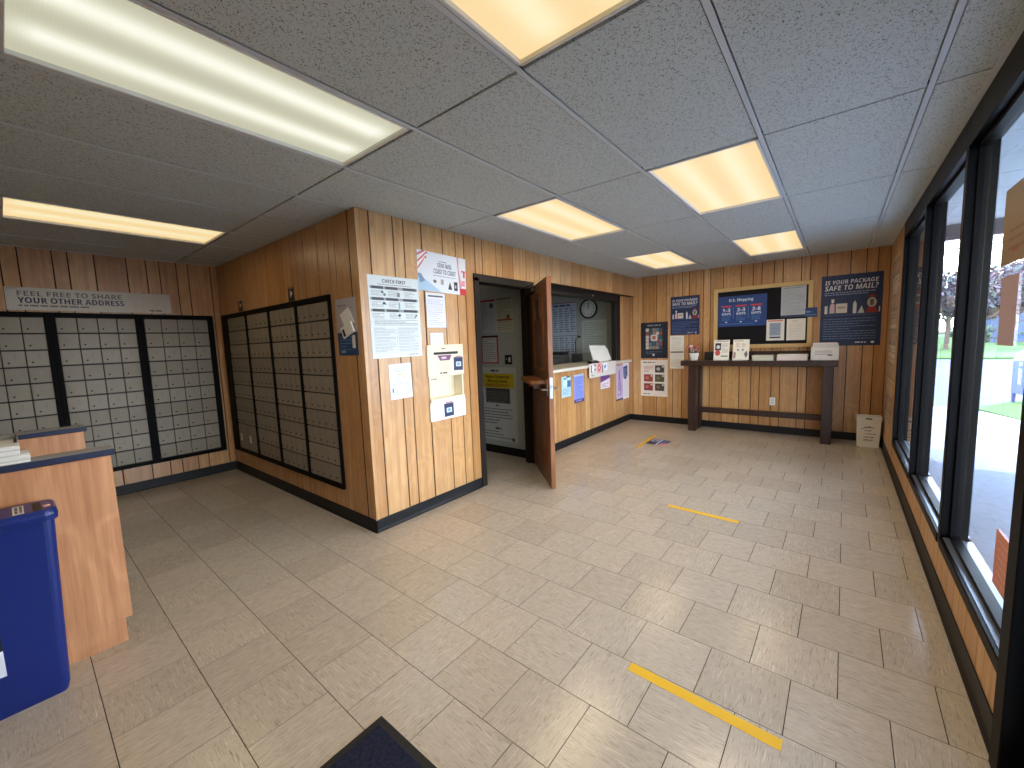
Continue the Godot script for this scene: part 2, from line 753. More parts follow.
func build_floor() -> void:
	var fl := shell("floor")
	part(fl, "slab", boxes([[Vector3(XL - 0.1, -0.12, ZB - 0.1), Vector3(XR + 0.1, -0.0035, ZR + 0.1)]]), M.tile_joint)
	var d := deg_to_rad(-0.517)
	var ca := cos(d)
	var sa := sin(d)
	var g := 0.0016
	var hs := TILE / 2 - g
	var full := PackedVector2Array([Vector2(-hs, -hs), Vector2(hs, -hs), Vector2(hs, hs), Vector2(-hs, hs)])
	var shapes := []
	var r := RandomNumberGenerator.new()
	r.seed = 5
	for i in 20:
		shapes.append(tile_mesh(full, i % 2 == 1, Vector2(r.randf(), r.randf())))
	var todo := []
	for row in range(-14, 24):
		var shift := 0.0 if posmod(row, 2) == 1 else 0.5
		for col in range(-22, 10):
			var lx := (col + 0.5 + shift - 3.901) * TILE
			var lz := -(row + 0.5 + 5.313) * TILE
			var c := Vector2(ca * lx + sa * lz, -sa * lx + ca * lz)
			var inside := PackedVector2Array()
			var keep := PackedVector2Array()
			for p in full:
				keep.append(Vector2(ca * p.x + sa * p.y, -sa * p.x + ca * p.y) + c)
			var room := Rect2(XL, ZB, XR - XL, ZR - ZB)
			var all_in := true
			for p in keep:
				if not room.has_point(p):
					all_in = false
			var in_office := c.x < XK - 0.2 and c.y < ZS - 0.15
			if in_office and not (c.x > -4.3 and c.y < -2.2 and c.y > -4.2):
				continue
			var shape: Mesh = shapes[(r.randi() % 10) * 2 + posmod(row + col + 1, 2)]
			if not all_in:
				var rp := PackedVector2Array([Vector2(XL, ZB), Vector2(XR, ZB), Vector2(XR, ZR), Vector2(XL, ZR)])
				var cut := Geometry2D.intersect_polygons(keep, rp)
				if cut.is_empty():
					continue
				for p in cut[0]:
					var q: Vector2 = p - c
					inside.append(Vector2(ca * q.x - sa * q.y, sa * q.x + ca * q.y))
				shape = tile_mesh(inside, posmod(row + col + 1, 2) == 1, Vector2(r.randf(), r.randf()))
			# only tiles that the photograph can show are counted among the nearest
			var dir := Vector2(-0.627, -0.779)
			var along := c.dot(dir)
			var across := absf(c.dot(Vector2(0.779, -0.627)))
			var seen := along > 0.7 and across < along * 1.35 + 0.2 and not in_office
			todo.append([c.length() if seen else 100.0 + c.length(), c, shape, r.randi() % 3])
	todo.sort_custom(func(p, q): return p[0] < q[0])
	var rest := [begin(), begin(), begin()]
	var n := 0
	for t in todo:
		var c: Vector2 = t[1]
		if n < 298 and t[0] < 100.0:
			part(fl, "tile", t[2], M.tiles[t[3]], Vector3(c.x, 0, c.y), Vector3(0, d, 0))
		else:
			rest[t[3]].append_from(t[2], 0, Transform3D(Basis(Vector3.UP, d), Vector3(c.x, 0, c.y)))
		n += 1
	var joined := ArrayMesh.new()
	for k in 3:
		rest[k].commit(joined)
	var field := MeshInstance3D.new()
	field.name = "tile_field"
	field.mesh = joined
	for k in joined.get_surface_count():
		field.set_surface_override_material(k, M.tiles[k])
	field.set_meta("kind", "stuff")
	fl.add_child(field)


# ================================================================ ceiling
const GX := [0.265, -0.355, -0.975, -1.595, -2.215, -2.835, -3.455, -4.075, -4.695, -5.315]
const GZ := [-6.305, -5.06, -3.815, -2.57, -1.325, -0.08, 1.165]
const LAMPS := [[3, 4], [7, 4], [1, 4], [1, 2], [3, 2], [1, 0], [3, 0], [6, 1]]   # column, row in the grid; seven fittings in view and one behind the counter


func build_ceiling() -> void:
	var ce := shell("ceiling")
	part(ce, "deck", boxes([[Vector3(XL - 0.13, H + 0.11, ZB - 0.13), Vector3(XR + 0.13, H + 0.2, ZR + 0.13)]]), M.white_paint)
	var xs := [XR] + GX + [XL]
	var zs := [ZB] + GZ + [ZR]
	for i in xs.size() - 1:
		for j in zs.size() - 1:
			var taken := false
			for l in LAMPS:
				if i == l[0] + 1 and j == l[1] + 1:
					taken = true
			if taken:
				continue
			var w: float = xs[i] - xs[i + 1]
			var d: float = zs[j + 1] - zs[j]
			part(ce, "ceiling_tile", bx(w - 0.029, 0.016, d - 0.012, 0.0015), M.ceiling, Vector3((xs[i] + xs[i + 1]) / 2, H + 0.009, (zs[j] + zs[j + 1]) / 2))
	for x in GX:
		part(ce, "main_tee", bx(0.022, 0.004, ZR - ZB, 0.001), M.tee, Vector3(x, H - 0.001, (ZB + ZR) / 2))
	# wall angle round the edge of the grid
	part(ce, "wall_angle", boxes([[Vector3(XR - 0.024, H - 0.003, ZB), Vector3(XR, H + 0.001, ZR)], [Vector3(XL, H - 0.003, ZS), Vector3(XL + 0.024, H + 0.001, ZR)], [Vector3(XC, H - 0.003, ZB), Vector3(XR - 0.024, H + 0.001, ZB + 0.020)]]), M.tee)
	for z in GZ:
		part(ce, "cross_tee", bx(XR - XL, 0.004, 0.024), M.tee_dark, Vector3((XL + XR) / 2, H + 0.0205, z))


func build_lights() -> void:
	var where := ["over the mailbox alcove corner, whiter than the others", "in the alcove ceiling nearest the wall of grey mailboxes", "cut off by the top edge of the picture", "mid-ceiling, nearest the window wall", "near the top of the open office door", "nearest the large safe-to-mail poster", "above the far end of the counter", "behind the counter, above the office floor"]
	for k in LAMPS.size():
		var cx: float = GX[LAMPS[k][0]] - 0.31
		var cz: float = GZ[LAMPS[k][1]] + 0.6225
		var white := k == 0
		var t := thing("ceiling_light", ("cool white" if white else "warm") + " recessed fluorescent ceiling light " + where[k], "ceiling light", Vector3(cx, H - 0.004, cz), 0.0, "fluorescent ceiling lights")
		var w := 0.592
		var d := 1.214
		part(t, "frame", boxes([[Vector3(-w / 2, 0, -d / 2), Vector3(-w / 2 + 0.014, 0.03, d / 2)], [Vector3(w / 2 - 0.014, 0, -d / 2), Vector3(w / 2, 0.03, d / 2)], [Vector3(-w / 2, 0, -d / 2), Vector3(w / 2, 0.03, -d / 2 + 0.014)], [Vector3(-w / 2, 0, d / 2 - 0.014), Vector3(w / 2, 0.03, d / 2)]], 0.002), M.white_paint)
		part(t, "housing", boxes([[Vector3(-w / 2, 0.03, -d / 2), Vector3(w / 2, 0.1, d / 2)]]), M.white_paint)
		part(t, "diffuser", bx(w - 0.026, 0.006, d - 0.026), lamp_glow(white), Vector3(0, 0.02, 0))
		var a := AreaLight3D.new()
		a.name = "lamp"
		t.add_child(a)
		a.position = Vector3(0, -0.006, 0)
		a.rotation_degrees.x = -90
		a.area_size = Vector2(w - 0.04, d - 0.04)
		a.light_color = Color(1.0, 0.97, 0.90) if white else Color(1.0, 0.91, 0.77)
		a.light_energy = [0.9, 0.22, 1.35, 1.25, 1.05, 0.32, 0.42, 0.35][k]
		a.area_range = 12.0
		a.shadow_enabled = true


func lamp_glow(white: bool) -> StandardMaterial3D:
	var k := "glow" + str(white)
	if cache.has(k):
		return cache[k]
	# two tubes behind a ribbed lens
	var w := 128
	var h := 256
	var data := PackedByteArray()
	data.resize(w * h * 3)
	var lo := Color(0.75, 0.745, 0.64) if white else Color(0.98, 0.85, 0.61)
	var hi := Color(1.0, 1.0, 0.93) if white else Color(1.0, 0.95, 0.77)
	for y in h:
		for x in w:
			var u := (x + 0.5) / w
			var a := exp(-pow((u - 0.28) / 0.12, 2.0)) + exp(-pow((u - 0.72) / 0.12, 2.0))
			var e := clampf(minf(y, h - 1 - y) / 14.0, 0.0, 1.0)
			var f := clampf(a, 0.0, 1.0) * (0.35 + 0.65 * e)
			var rib := 0.985 if (y % 2) == 0 else 1.0
			var c := lo.lerp(hi, f) * rib
			data[(y * w + x) * 3] = int(255 * c.r)
			data[(y * w + x) * 3 + 1] = int(255 * c.g)
			data[(y * w + x) * 3 + 2] = int(255 * c.b)
	var tex := ImageTexture.create_from_image(Image.create_from_data(w, h, false, Image.FORMAT_RGB8, data))
	var m := mat(Color(0.5, 0.5, 0.5), 0.4)
	m.emission_enabled = true
	m.emission = Color.WHITE
	m.emission_operator = BaseMaterial3D.EMISSION_OP_MULTIPLY
	m.emission_texture = tex
	m.emission_energy_multiplier = 0.9
	triplanar(m, Vector3(1.0 / 0.566, 1, 1.0 / 1.188))
	m.uv1_world_triplanar = false
	m.uv1_offset = Vector3(0.5, 0, 0.5)
	cache[k] = m
	return m


# ================================================================ walls
const GROOVES := [0.21, 0.10, 0.18, 0.235, 0.155, 0.108, 0.148, 0.104]


func minus(rects: Array, hole: Rect2) -> Array:
	var out := []
	for r in rects:
		if not r.intersects(hole):
			out.append(r)
			continue
		var x0: float = r.position.x
		var x1: float = r.end.x
		var y0: float = r.position.y
		var y1: float = r.end.y
		var hx0 := maxf(x0, hole.position.x)
		var hx1 := minf(x1, hole.end.x)
		if hx0 > x0 + 1e-4:
			out.append(Rect2(x0, y0, hx0 - x0, y1 - y0))
		if hx1 < x1 - 1e-4:
			out.append(Rect2(hx1, y0, x1 - hx1, y1 - y0))
		if hole.position.y > y0 + 1e-4:
			out.append(Rect2(hx0, y0, hx1 - hx0, hole.position.y - y0))
		if hole.end.y < y1 - 1e-4:
			out.append(Rect2(hx0, hole.end.y, hx1 - hx0, y1 - hole.end.y))
	return out


# rect of (along the wall, height) and two depths -> box corners; axis "x": wall at x = plane looking to side
func slab(axis: String, plane: float, side: float, r: Rect2, front: float, back: float) -> Array:
	var a := plane + side * front
	var b := plane + side * back
	if axis == "x":
		return [Vector3(minf(a, b), r.position.y, r.position.x), Vector3(maxf(a, b), r.end.y, r.end.x)]
	return [Vector3(r.position.x, r.position.y, minf(a, b)), Vector3(r.end.x, r.end.y, maxf(a, b))]


func panelled(parent: Node3D, axis: String, plane: float, side: float, area: Rect2, start: float, dir: float, holes := [], thick := 0.13, seed_n := 1) -> void:
	var r := RandomNumberGenerator.new()
	r.seed = seed_n
	var edges := [start]
	var p := start
	var i := 0
	while absf(p - start) < 20.0:
		p += dir * GROOVES[i % 8]
		i += 1
		edges.append(p)
	p = start
	i = 7
	while absf(p - start) < 20.0:
		p -= dir * GROOVES[posmod(i, 8)]
		i -= 1
		edges.append(p)
	edges.sort()
	var a0 := area.position.x
	var a1 := area.end.x
	for k in edges.size() - 1:
		var lo := maxf(edges[k], a0)
		var hi := minf(edges[k + 1], a1)
		if hi - lo < 0.012:
			continue
		var rects := [Rect2(lo + 0.0042, area.position.y, hi - lo - 0.0084, area.size.y)]
		for h in holes:
			rects = minus(rects, h)
		if rects.is_empty():
			continue
		var list := []
		for q in rects:
			if q.size.x > 0.004 and q.size.y > 0.004:
				list.append(slab(axis, plane, side, q, 0.0, -0.007))
		if list.is_empty():
			continue
		part(parent, "plank", boxes(list, 0.0025), M.planks[r.randi() % 6])
	var up := 0.12 if area.end.y > H - 0.01 else 0.0
	var back := [Rect2(area.position, area.size + Vector2(0, up))]
	for h in holes:
		back = minus(back, h)
	var all := []
	for q in back:
		all.append(slab(axis, plane, side, q, -0.006, -thick))
	part(parent, "panel_backing", boxes(all), M.groove)


func plain_wall(called: String, lo: Vector3, hi: Vector3, m: Material) -> Node3D:
	var w := shell(called)
	part(w, "plaster", boxes([[lo, hi]]), m)
	return w


# vinyl cove base: upright strip with a rounded toe, along a wall
func cove(called: String, a: Vector3, b: Vector3, out_dir: Vector3, height := 0.10) -> void:
	var o := MeshInstance3D.new()
	o.name = called
	add_child(o)
	o.set_meta("kind", "structure")
	o.material_override = M.black_vinyl
	var st := begin()
	var prof := [Vector2(0, height), Vector2(0.003, height), Vector2(0.004, height - 0.002), Vector2(0.004, 0.022), Vector2(0.007, 0.009), Vector2(0.014, 0.002), Vector2(0.016, 0.0), Vector2(0, 0.0)]
	var mid := (a + b) * 0.5 + out_dir * 0.004 + Vector3(0, height * 0.4, 0)
	for k in prof.size():
		var p: Vector2 = prof[k]
		var q: Vector2 = prof[(k + 1) % prof.size()]
		var ap := a + out_dir * p.x + Vector3(0, p.y + 0.0005, 0)
		var aq := a + out_dir * q.x + Vector3(0, q.y + 0.0005, 0)
		var bp := b + out_dir * p.x + Vector3(0, p.y + 0.0005, 0)
		var bq := b + out_dir * q.x + Vector3(0, q.y + 0.0005, 0)
		flip_quad(st, ap, aq, bq, bp, mid)
	for e in [a, b]:
		for k in range(1, prof.size() - 1):
			var p0: Vector3 = e + out_dir * prof[0].x + Vector3(0, prof[0].y, 0)
			var p1: Vector3 = e + out_dir * prof[k].x + Vector3(0, prof[k].y, 0)
			var p2: Vector3 = e + out_dir * prof[k + 1].x + Vector3(0, prof[k + 1].y, 0)
			if (p1 - p0).cross(p2 - p0).dot(e - mid) > 0:
				tri(st, p0, p1, p2)
			else:
				tri(st, p0, p2, p1)
	o.mesh = st.commit()


const NICHE := Rect2(-2.69, 0.955, 0.385, 0.215)   # along z, height


func build_walls() -> void:
	var w := shell("wall_counter")
	panelled(w, "x", XC, 1.0, Rect2(ZB, 0, ZS - ZB, H), -1.808, -1.0, [Rect2(-3.84, -0.1, 0.89, 2.18), NICHE, Rect2(ZB - 0.1, -0.1, -4.2 - ZB + 0.1, 2.25)], 0.13, 3)
	w = shell("wall_counter_front")
	panelled(w, "x", XK, 1.0, Rect2(ZB, 0, 2.7, 2.15), -4.28, -1.0, [Rect2(-6.53, 1.03, 2.5, 1.3), Rect2(ZB - 0.1, 1.03, 0.6, 0.043)], 0.10, 4)
	w = shell("wall_alcove")
	panelled(w, "z", ZS, 1.0, Rect2(XL, 0, XC - 0.0075 - XL, H), -2.88, -1.0, [], 0.13, 5)
	w = shell("wall_left")
	panelled(w, "x", XL, 1.0, Rect2(ZS, 0, ZR - ZS, H), -0.181, -1.0, [], 0.13, 6)
	w = shell("wall_back")
	panelled(w, "z", ZB, 1.0, Rect2(XK - 0.1, 0, XR - XK + 0.1, H), -1.879, 1.0, [], 0.13, 8)
	w = shell("wall_right")
	panelled(w, "x", XR, -1.0, Rect2(ZB, 0, ZR - ZB, H), -1.95, -1.0, [Rect2(-5.60, 0.275, 3.72, 2.3), Rect2(-1.90, -0.1, 1.12, 2.7)], 0.13, 9)
	w = shell("wall_rear")
	panelled(w, "z", ZR, -1.0, Rect2(XL, 0, XR - XL, H), 0.0, -1.0, [], 0.13, 10)
	plain_wall("wall_office_back", Vector3(XL - 0.13, 0, ZB - 0.13), Vector3(XK - 0.1, H + 0.1, ZB), M.office_paint)
	plain_wall("wall_office_partition", Vector3(-4.9, 0, -4.07), Vector3(XC - 0.13, H, -3.97), M.office_paint)
	plain_wall("wall_office_side", Vector3(XL - 0.13, 0, ZB), Vector3(XL, H + 0.12, ZS), M.office_paint)
	# corner bead where the two panelled walls meet
	var tr := MeshInstance3D.new()
	tr.name = "trim_1"
	tr.mesh = boxes([[Vector3(XC - 0.018, 0.1, ZS - 0.003), Vector3(XC + 0.004, H - 0.004, ZS + 0.006)], [Vector3(XC - 0.003, 0.1, ZS - 0.022), Vector3(XC + 0.006, H - 0.004, ZS + 0.006)]], 0.002)
	tr.material_override = M.planks[2]
	tr.set_meta("kind", "structure")
	add_child(tr)
	var e := 0.001
	cove("baseboard_left", Vector3(XL + e, 0, ZR), Vector3(XL + e, 0, ZS), Vector3.RIGHT)
	cove("baseboard_alcove", Vector3(XL, 0, ZS + e), Vector3(XC + 0.01, 0, ZS + e), Vector3.BACK)
	cove("baseboard_counter", Vector3(XC + e, 0, ZS + 0.01), Vector3(XC + e, 0, -2.90), Vector3.RIGHT)
	cove("baseboard_counter_front", Vector3(XK + e, 0, -4.2), Vector3(XK + e, 0, ZB), Vector3.RIGHT)
	cove("baseboard_back", Vector3(XK, 0, ZB + e), Vector3(XR, 0, ZB + e), Vector3.BACK)
	cove("baseboard_right", Vector3(XR - e, 0, ZB), Vector3(XR - e, 0, -1.91), Vector3.LEFT, 0.11)
	cove("baseboard_office", Vector3(-4.9, 0, -3.97 + e), Vector3(XC - 0.13, 0, -3.97 + e), Vector3.BACK)


# ================================================================ windows
# one sheet of glass in the plane x
func pane_mesh(x: float, y0: float, y1: float, z0: float, z1: float) -> Mesh:
	var st := begin()
	quad(st, Vector3(x, y0, z0), Vector3(x, y0, z1), Vector3(x, y1, z1), Vector3(x, y1, z0))
	return st.commit()


func build_windows() -> void:
	var x0 := XR - 0.004
	var x1 := XR + 0.10
	var sill_y := 0.275
	var mull := [-5.57, -4.29, -3.07]
	var ends := [-4.29, -3.07, -1.89]
	var near := -1.89
	for k in 3:
		var w := shell("window_%d" % (k + 1))
		var z0: float = mull[k]
		var z1: float = ends[k]
		# mullion on the far side, sill, head
		part(w, "mullion", boxes([[Vector3(x0, sill_y, z0 - 0.028), Vector3(x1, H + 0.115, z0 + 0.028)]], 0.003), M.bronze)
		part(w, "window_sill", boxes([[Vector3(x0 - 0.004, sill_y, z0 + 0.028), Vector3(x1 + 0.02, sill_y + 0.052, z1 - 0.028)]], 0.004), M.bronze)
		part(w, "sill_ledge", boxes([[Vector3(x0 + 0.012, sill_y + 0.050, z0 + 0.028), Vector3(x1 + 0.018, sill_y + 0.055, z1 - 0.028)]], 0.001), M.sill)
		part(w, "window_head", boxes([[Vector3(x0, 2.32, z0 + 0.028), Vector3(x1, H + 0.115, z1 - 0.028)]], 0.003), M.bronze)
		# glazing stops
		var stops := []
		var y0 := sill_y + 0.055
		stops.append([Vector3(XR + 0.030, y0, z0 + 0.028), Vector3(XR + 0.07, y0 + 0.022, z1 - 0.028)])
		stops.append([Vector3(XR + 0.030, 2.298, z0 + 0.028), Vector3(XR + 0.07, 2.32, z1 - 0.028)])
		stops.append([Vector3(XR + 0.030, y0, z0 + 0.028), Vector3(XR + 0.07, 2.32, z0 + 0.046)])
		stops.append([Vector3(XR + 0.030, y0, z1 - 0.046), Vector3(XR + 0.07, 2.32, z1 - 0.028)])
		part(w, "window_frame", boxes(stops, 0.002), M.bronze)
		part(w, "pane", pane_mesh(XR + 0.05, y0, 2.31, z0 + 0.03, z1 - 0.03), M.glass)
	# entrance door beside the last window, mostly outside the picture
	var d := shell("door_1")
	part(d, "door_frame", boxes([[Vector3(x0 - 0.02, 0, near - 0.028), Vector3(x1, H + 0.115, near + 0.06)], [Vector3(x0, 0, -0.83), Vector3(x1, H + 0.115, -0.78)], [Vector3(x0, 2.15, near), Vector3(x1, H + 0.115, -0.8)]], 0.004), M.black_frame)
	part(d, "stile", boxes([[Vector3(XR + 0.03, 0.02, near + 0.065), Vector3(XR + 0.075, 2.14, near + 0.15)], [Vector3(XR + 0.03, 0.02, -0.92), Vector3(XR + 0.075, 2.14, -0.835)], [Vector3(XR + 0.03, 0.02, near + 0.15), Vector3(XR + 0.075, 0.2, -0.92)], [Vector3(XR + 0.03, 2.04, near + 0.15), Vector3(XR + 0.075, 2.14, -0.92)]], 0.003), M.black_frame)
	part(d, "pane", pane_mesh(XR + 0.052, 0.2, 2.04, near + 0.15, -0.92), M.glass)
	part(d, "push_bar", tube([Vector3(XR + 0.0, 1.02, near + 0.16), Vector3(XR + 0.0, 1.02, -0.93)], 0.014), M.steel)


# ================================================================ outside
func ground(called: String, pts: Array, top: float, m: Material) -> void:
	var poly := PackedVector2Array()
	for p in pts:
		poly.append(p)
	if Geometry2D.is_polygon_clockwise(poly):
		poly.reverse()
	var o := MeshInstance3D.new()
	o.name = called
	o.mesh = extrude(poly, 0.2)
	o.material_override = m
	o.set_meta("kind", "structure")
	add_child(o)
	# drawn in x, -z; stands up to the given height
	o.rotation.x = -PI / 2
	o.position.y = top - 0.2


func leafy(parent: Node3D, called: String, ctr: Vector3, rad: Vector3, n: int, leaf: float, mats: Array, seed_n: int) -> void:
	var r := RandomNumberGenerator.new()
	r.seed = seed_n
	var sts := []
	for m in mats:
		sts.append(begin())
	# clumps inside the crown, leaves round each clump
	var clumps := []
	for k in 26:
		var d := Vector3(r.randfn(), r.randfn(), r.randfn()).normalized()
		clumps.append([ctr + d * rad * r.randf_range(0.35, 0.85), r.randf_range(0.25, 0.5)])
	for k in n:
		var c: Array = clumps[r.randi() % clumps.size()]
		var d := Vector3(r.randfn(), r.randfn(), r.randfn()).normalized()
		var p: Vector3 = c[0] + d * rad * c[1] * pow(r.randf(), 0.4)
		var u := Vector3(r.randfn(), r.randfn(), r.randfn()).normalized()
		var w := u.cross(d).normalized()
		var s := leaf * r.randf_range(0.6, 1.3)
		var st: SurfaceTool = sts[r.randi() % mats.size()]
		quad(st, p - u * s, p - w * s * 0.5, p + u * s, p + w * s * 0.5)
	var am := ArrayMesh.new()
	for st in sts:
		st.commit(am)
	var o := MeshInstance3D.new()
	o.name = called
	o.mesh = am
	for k in am.get_surface_count():
		o.set_surface_override_material(k, mats[k])
	parent.add_child(o, true)


func tree(label: String, at: Vector3, tall: float, wide: float, mats: Array, seed_n: int) -> void:
	var t := thing("tree", label, "tree", at, 0.0, "trees across the street")
	var r := RandomNumberGenerator.new()
	r.seed = seed_n
	var top := tall * 0.62
	var st := begin()
	add_tube(st, [Vector3.ZERO, Vector3(0.05, tall * 0.25, 0.04), Vector3(-0.05, top, 0.0)], tall * 0.022, 8)
	for k in 5:
		var a := TAU * k / 5.0 + r.randf()
		add_tube(st, [Vector3(0, tall * (0.22 + 0.06 * k), 0), Vector3(cos(a) * wide * 0.3, tall * (0.36 + 0.07 * k), sin(a) * wide * 0.3), Vector3(cos(a) * wide * 0.42, tall * (0.5 + 0.07 * k), sin(a) * wide * 0.42)], tall * 0.008, 6)
	part(t, "trunk", st.commit(), M.bark)
	leafy(t, "foliage", Vector3(0, tall * 0.62, 0), Vector3(wide * 0.5, tall * 0.4, wide * 0.5), 2600, tall * 0.035, mats, seed_n)


func leaf_mat(c: Color) -> StandardMaterial3D:
	var m := mat(c, 0.6)
	m.backlight_enabled = true
	m.backlight = c * 0.6
	return m


func build_outside() -> void:
	M.bark = mat(rgb(96, 80, 68), 0.9)
	M.concrete = mat(rgb(150, 152, 154), 0.85)
	M.concrete.albedo_texture = mottled(512, Color(0.80, 0.79, 0.77), Color(1, 1, 1), 61)
	triplanar(M.concrete, Vector3(0.5, 0.5, 0.5))
	M.road = mat(rgb(88, 94, 104), 0.9)
	M.road.albedo_texture = mottled(512, Color(0.8, 0.8, 0.8), Color(1, 1, 1), 63, 0.02, 0.4)
	triplanar(M.road, Vector3(0.4, 0.4, 0.4))
	M.grass = mat(rgb(68, 106, 36), 0.95)
	M.grass.albedo_texture = mottled(512, Color(0.62, 0.68, 0.45), Color(1, 1, 0.9), 65, 0.03, 0.35)
	triplanar(M.grass, Vector3(0.7, 0.7, 0.7))
	var y := -0.05
	# x, -z outlines
	M.asphalt = mat(rgb(122, 133, 148), 0.9)
	M.asphalt.albedo_texture = mottled(512, Color(0.72, 0.72, 0.72), Color(1, 1, 1), 67, 0.03, 0.5)
	triplanar(M.asphalt, Vector3(0.6, 0.6, 0.6))
	ground("porch_floor", [Vector2(0.56, -30.0), Vector2(45, -30.0), Vector2(45, 7.1), Vector2(0.56, 7.1)], y, M.asphalt)
	ground("sidewalk", [Vector2(0.56, 7.1), Vector2(45, 7.1), Vector2(45, 9.7), Vector2(2.3, 9.75), Vector2(1.9, 10.9), Vector2(-12, 10.9), Vector2(-12, 7.3), Vector2(0.56, 7.3)], y, M.concrete)
	ground("road", [Vector2(-60, 10.9), Vector2(1.95, 10.9), Vector2(3.4, 13.4), Vector2(60, 13.4), Vector2(60, 27.5), Vector2(-60, 27.5)], y - 0.03, M.road)
	ground("verge", [Vector2(2.3, 9.76), Vector2(40, 9.76), Vector2(40, 13.3), Vector2(3.4, 13.3), Vector2(1.96, 10.95)], y + 0.01, M.grass)
	ground("lawn", [Vector2(-80, 27.5), Vector2(80, 27.5), Vector2(80, 110), Vector2(-80, 110)], y + 0.05, M.grass)
	# slab joints: narrow strips of darker mortar lying in the walk
	for z in [-8.4]:
		var o := MeshInstance3D.new()
		o.name = numbered("walk_joint")
		o.mesh = boxes([[Vector3(0.6, y, z - 0.008), Vector3(7.0, y + 0.002, z + 0.008)]])
		o.material_override = M.road
		o.set_meta("kind", "structure")
		add_child(o)
	# porch roof
	var pr := shell("porch_roof")
	M.soffit = mat(rgb(196, 203, 206), 0.6)
	var z := -6.92
	while z < 3.0:
		part(pr, "soffit_board", boxes([[Vector3(XR + 0.14, 2.60, z + 0.006), Vector3(4.2, 2.62, z + 0.494)]], 0.004), M.soffit)
		z += 0.5
	part(pr, "deck", boxes([[Vector3(XR + 0.13, 2.62, -7.2), Vector3(4.4, 2.74, 3.2)]]), M.dark_trim)
	part(pr, "beam", boxes([[Vector3(XR + 0.14, 2.44, -7.04), Vector3(4.3, 2.615, -6.92)]], 0.004), mat(rgb(112, 104, 104), 0.7))
	part(pr, "beam", boxes([[Vector3(4.2, 2.44, -7.04), Vector3(4.32, 2.615, 3.0)]], 0.004), mat(rgb(112, 104, 104), 0.7))
	part(pr, "post", boxes([[Vector3(4.19, -0.05, -7.05), Vector3(4.33, 2.44, -6.91)]], 0.006), M.dark_trim)
	part(pr, "post", boxes([[Vector3(4.19, -0.05, -2.6), Vector3(4.33, 2.44, -2.46)]], 0.006), M.dark_trim)
	part(pr, "roof_fill", boxes([[Vector3(XL - 0.2, H + 0.2, ZB - 0.25), Vector3(XR + 0.14, 2.74, ZR + 0.3)]]), M.dark_trim)
	# outer skin of the building
	var ow := shell("wall_outside")
	part(ow, "siding", boxes([[Vector3(XR + 0.13, -0.1, -7.05), Vector3(XR + 0.15, 2.6, -5.61)], [Vector3(XR + 0.13, -0.1, -5.61), Vector3(XR + 0.15, 0.27, -1.93)], [Vector3(XR + 0.13, -0.1, -0.77), Vector3(XR + 0.15, 2.6, ZR + 0.2)], [Vector3(XL - 0.2, -0.1, ZB - 0.2), Vector3(XR + 0.15, 2.6, ZB - 0.13)]]), mat(rgb(140, 96, 70), 0.8))
	# trees and a house over the road
	var green := [leaf_mat(rgb(50, 74, 48)), leaf_mat(rgb(38, 60, 46)), leaf_mat(rgb(68, 90, 58))]
	var plum := [leaf_mat(rgb(66, 48, 60)), leaf_mat(rgb(80, 62, 74)), leaf_mat(rgb(56, 64, 58))]
	tree("plum-leaved tree across the street, seen in the middle window", Vector3(5.4, 0, -38), 5.4, 6.0, plum, 71)
	tree("green tree across the street behind the blue house", Vector3(14.5, 0, -66), 8.0, 8.5, green, 72)
	tree("plum-leaved tree across the street beside the blue house", Vector3(9.8, 0, -46.6), 5.9, 5.0, plum, 73)
	tree("green tree across the street seen through the narrow far window", Vector3(2.3, 0, -48), 6.3, 6.2, green, 74)
	tree("tall green tree farthest back over the lawn", Vector3(3.6, 0, -68), 8.0, 9.5, green, 75)
	tree("green tree at the right edge over the lawn", Vector3(24.0, 0, -50), 6.6, 8.0, green, 76)
	var back := ["leftmost", "second from the left", "third from the left", "fourth from the left", "fifth from the left", "rightmost"]
	for k in 6:
		tree("dark green tree, %s in the row behind the lawn" % back[k], Vector3(-7.0 + k * 6.6, 0, -80.0 - 2.0 * (k % 2)), 8.6 + 0.5 * (k % 3), 6.4, green, 300 + k)
	for k in 6:
		var b := thing("shrub", "low green shrub, %s in the lawn row" % ["first from the left", "second from the left", "third from the left", "fourth from the left", "fifth from the left", "rightmost"][k], "shrub", Vector3(0.4 + k * 3.5, 0, -43.0), 0.0, "shrubs along the lawn")
		leafy(b, "foliage", Vector3(0, 0.75, 0), Vector3(1.3, 0.8, 0.9), 700, 0.16, green, 80 + k)
	var hs := thing("house", "blue-grey house with a pitched roof across the street", "house", Vector3(13.5, 0, -54))
	part(hs, "wall", boxes([[Vector3(-4, 0, -3), Vector3(4, 2.9, 3)]]), mat(rgb(76, 94, 126), 0.8))
	part(hs, "roof", extrude(PackedVector2Array([Vector2(-4.4, 2.8), Vector2(4.4, 2.8), Vector2(0, 5.0)]), 6.8), mat(rgb(110, 112, 120), 0.9), Vector3(0, 0, -3.4))
	for k in 3:
		var wn := part(hs, "window", bx(0.9, 1.2, 0.06, 0.01), M.white_paint, Vector3(-2.8 + 2.0 * k, 1.6, 3.02))
		part(wn, "pane", bx(0.74, 1.04, 0.02), M.black, Vector3(0, 0, 0.03))
	part(hs, "door", bx(0.95, 2.1, 0.06, 0.01), M.white_paint, Vector3(3.1, 1.05, 3.02))
	var ul := thing("utility_line", "dark overhead utility wire crossing the sky above the trees", "wire", Vector3(0, -0.05, -30))
	part(ul, "wire", tube([Vector3(-26, 6.3, 0), Vector3(-8, 5.45, 0), Vector3(4, 5.3, 0), Vector3(14, 5.5, 0), Vector3(30, 6.3, 0)], 0.035, 6), M.black)
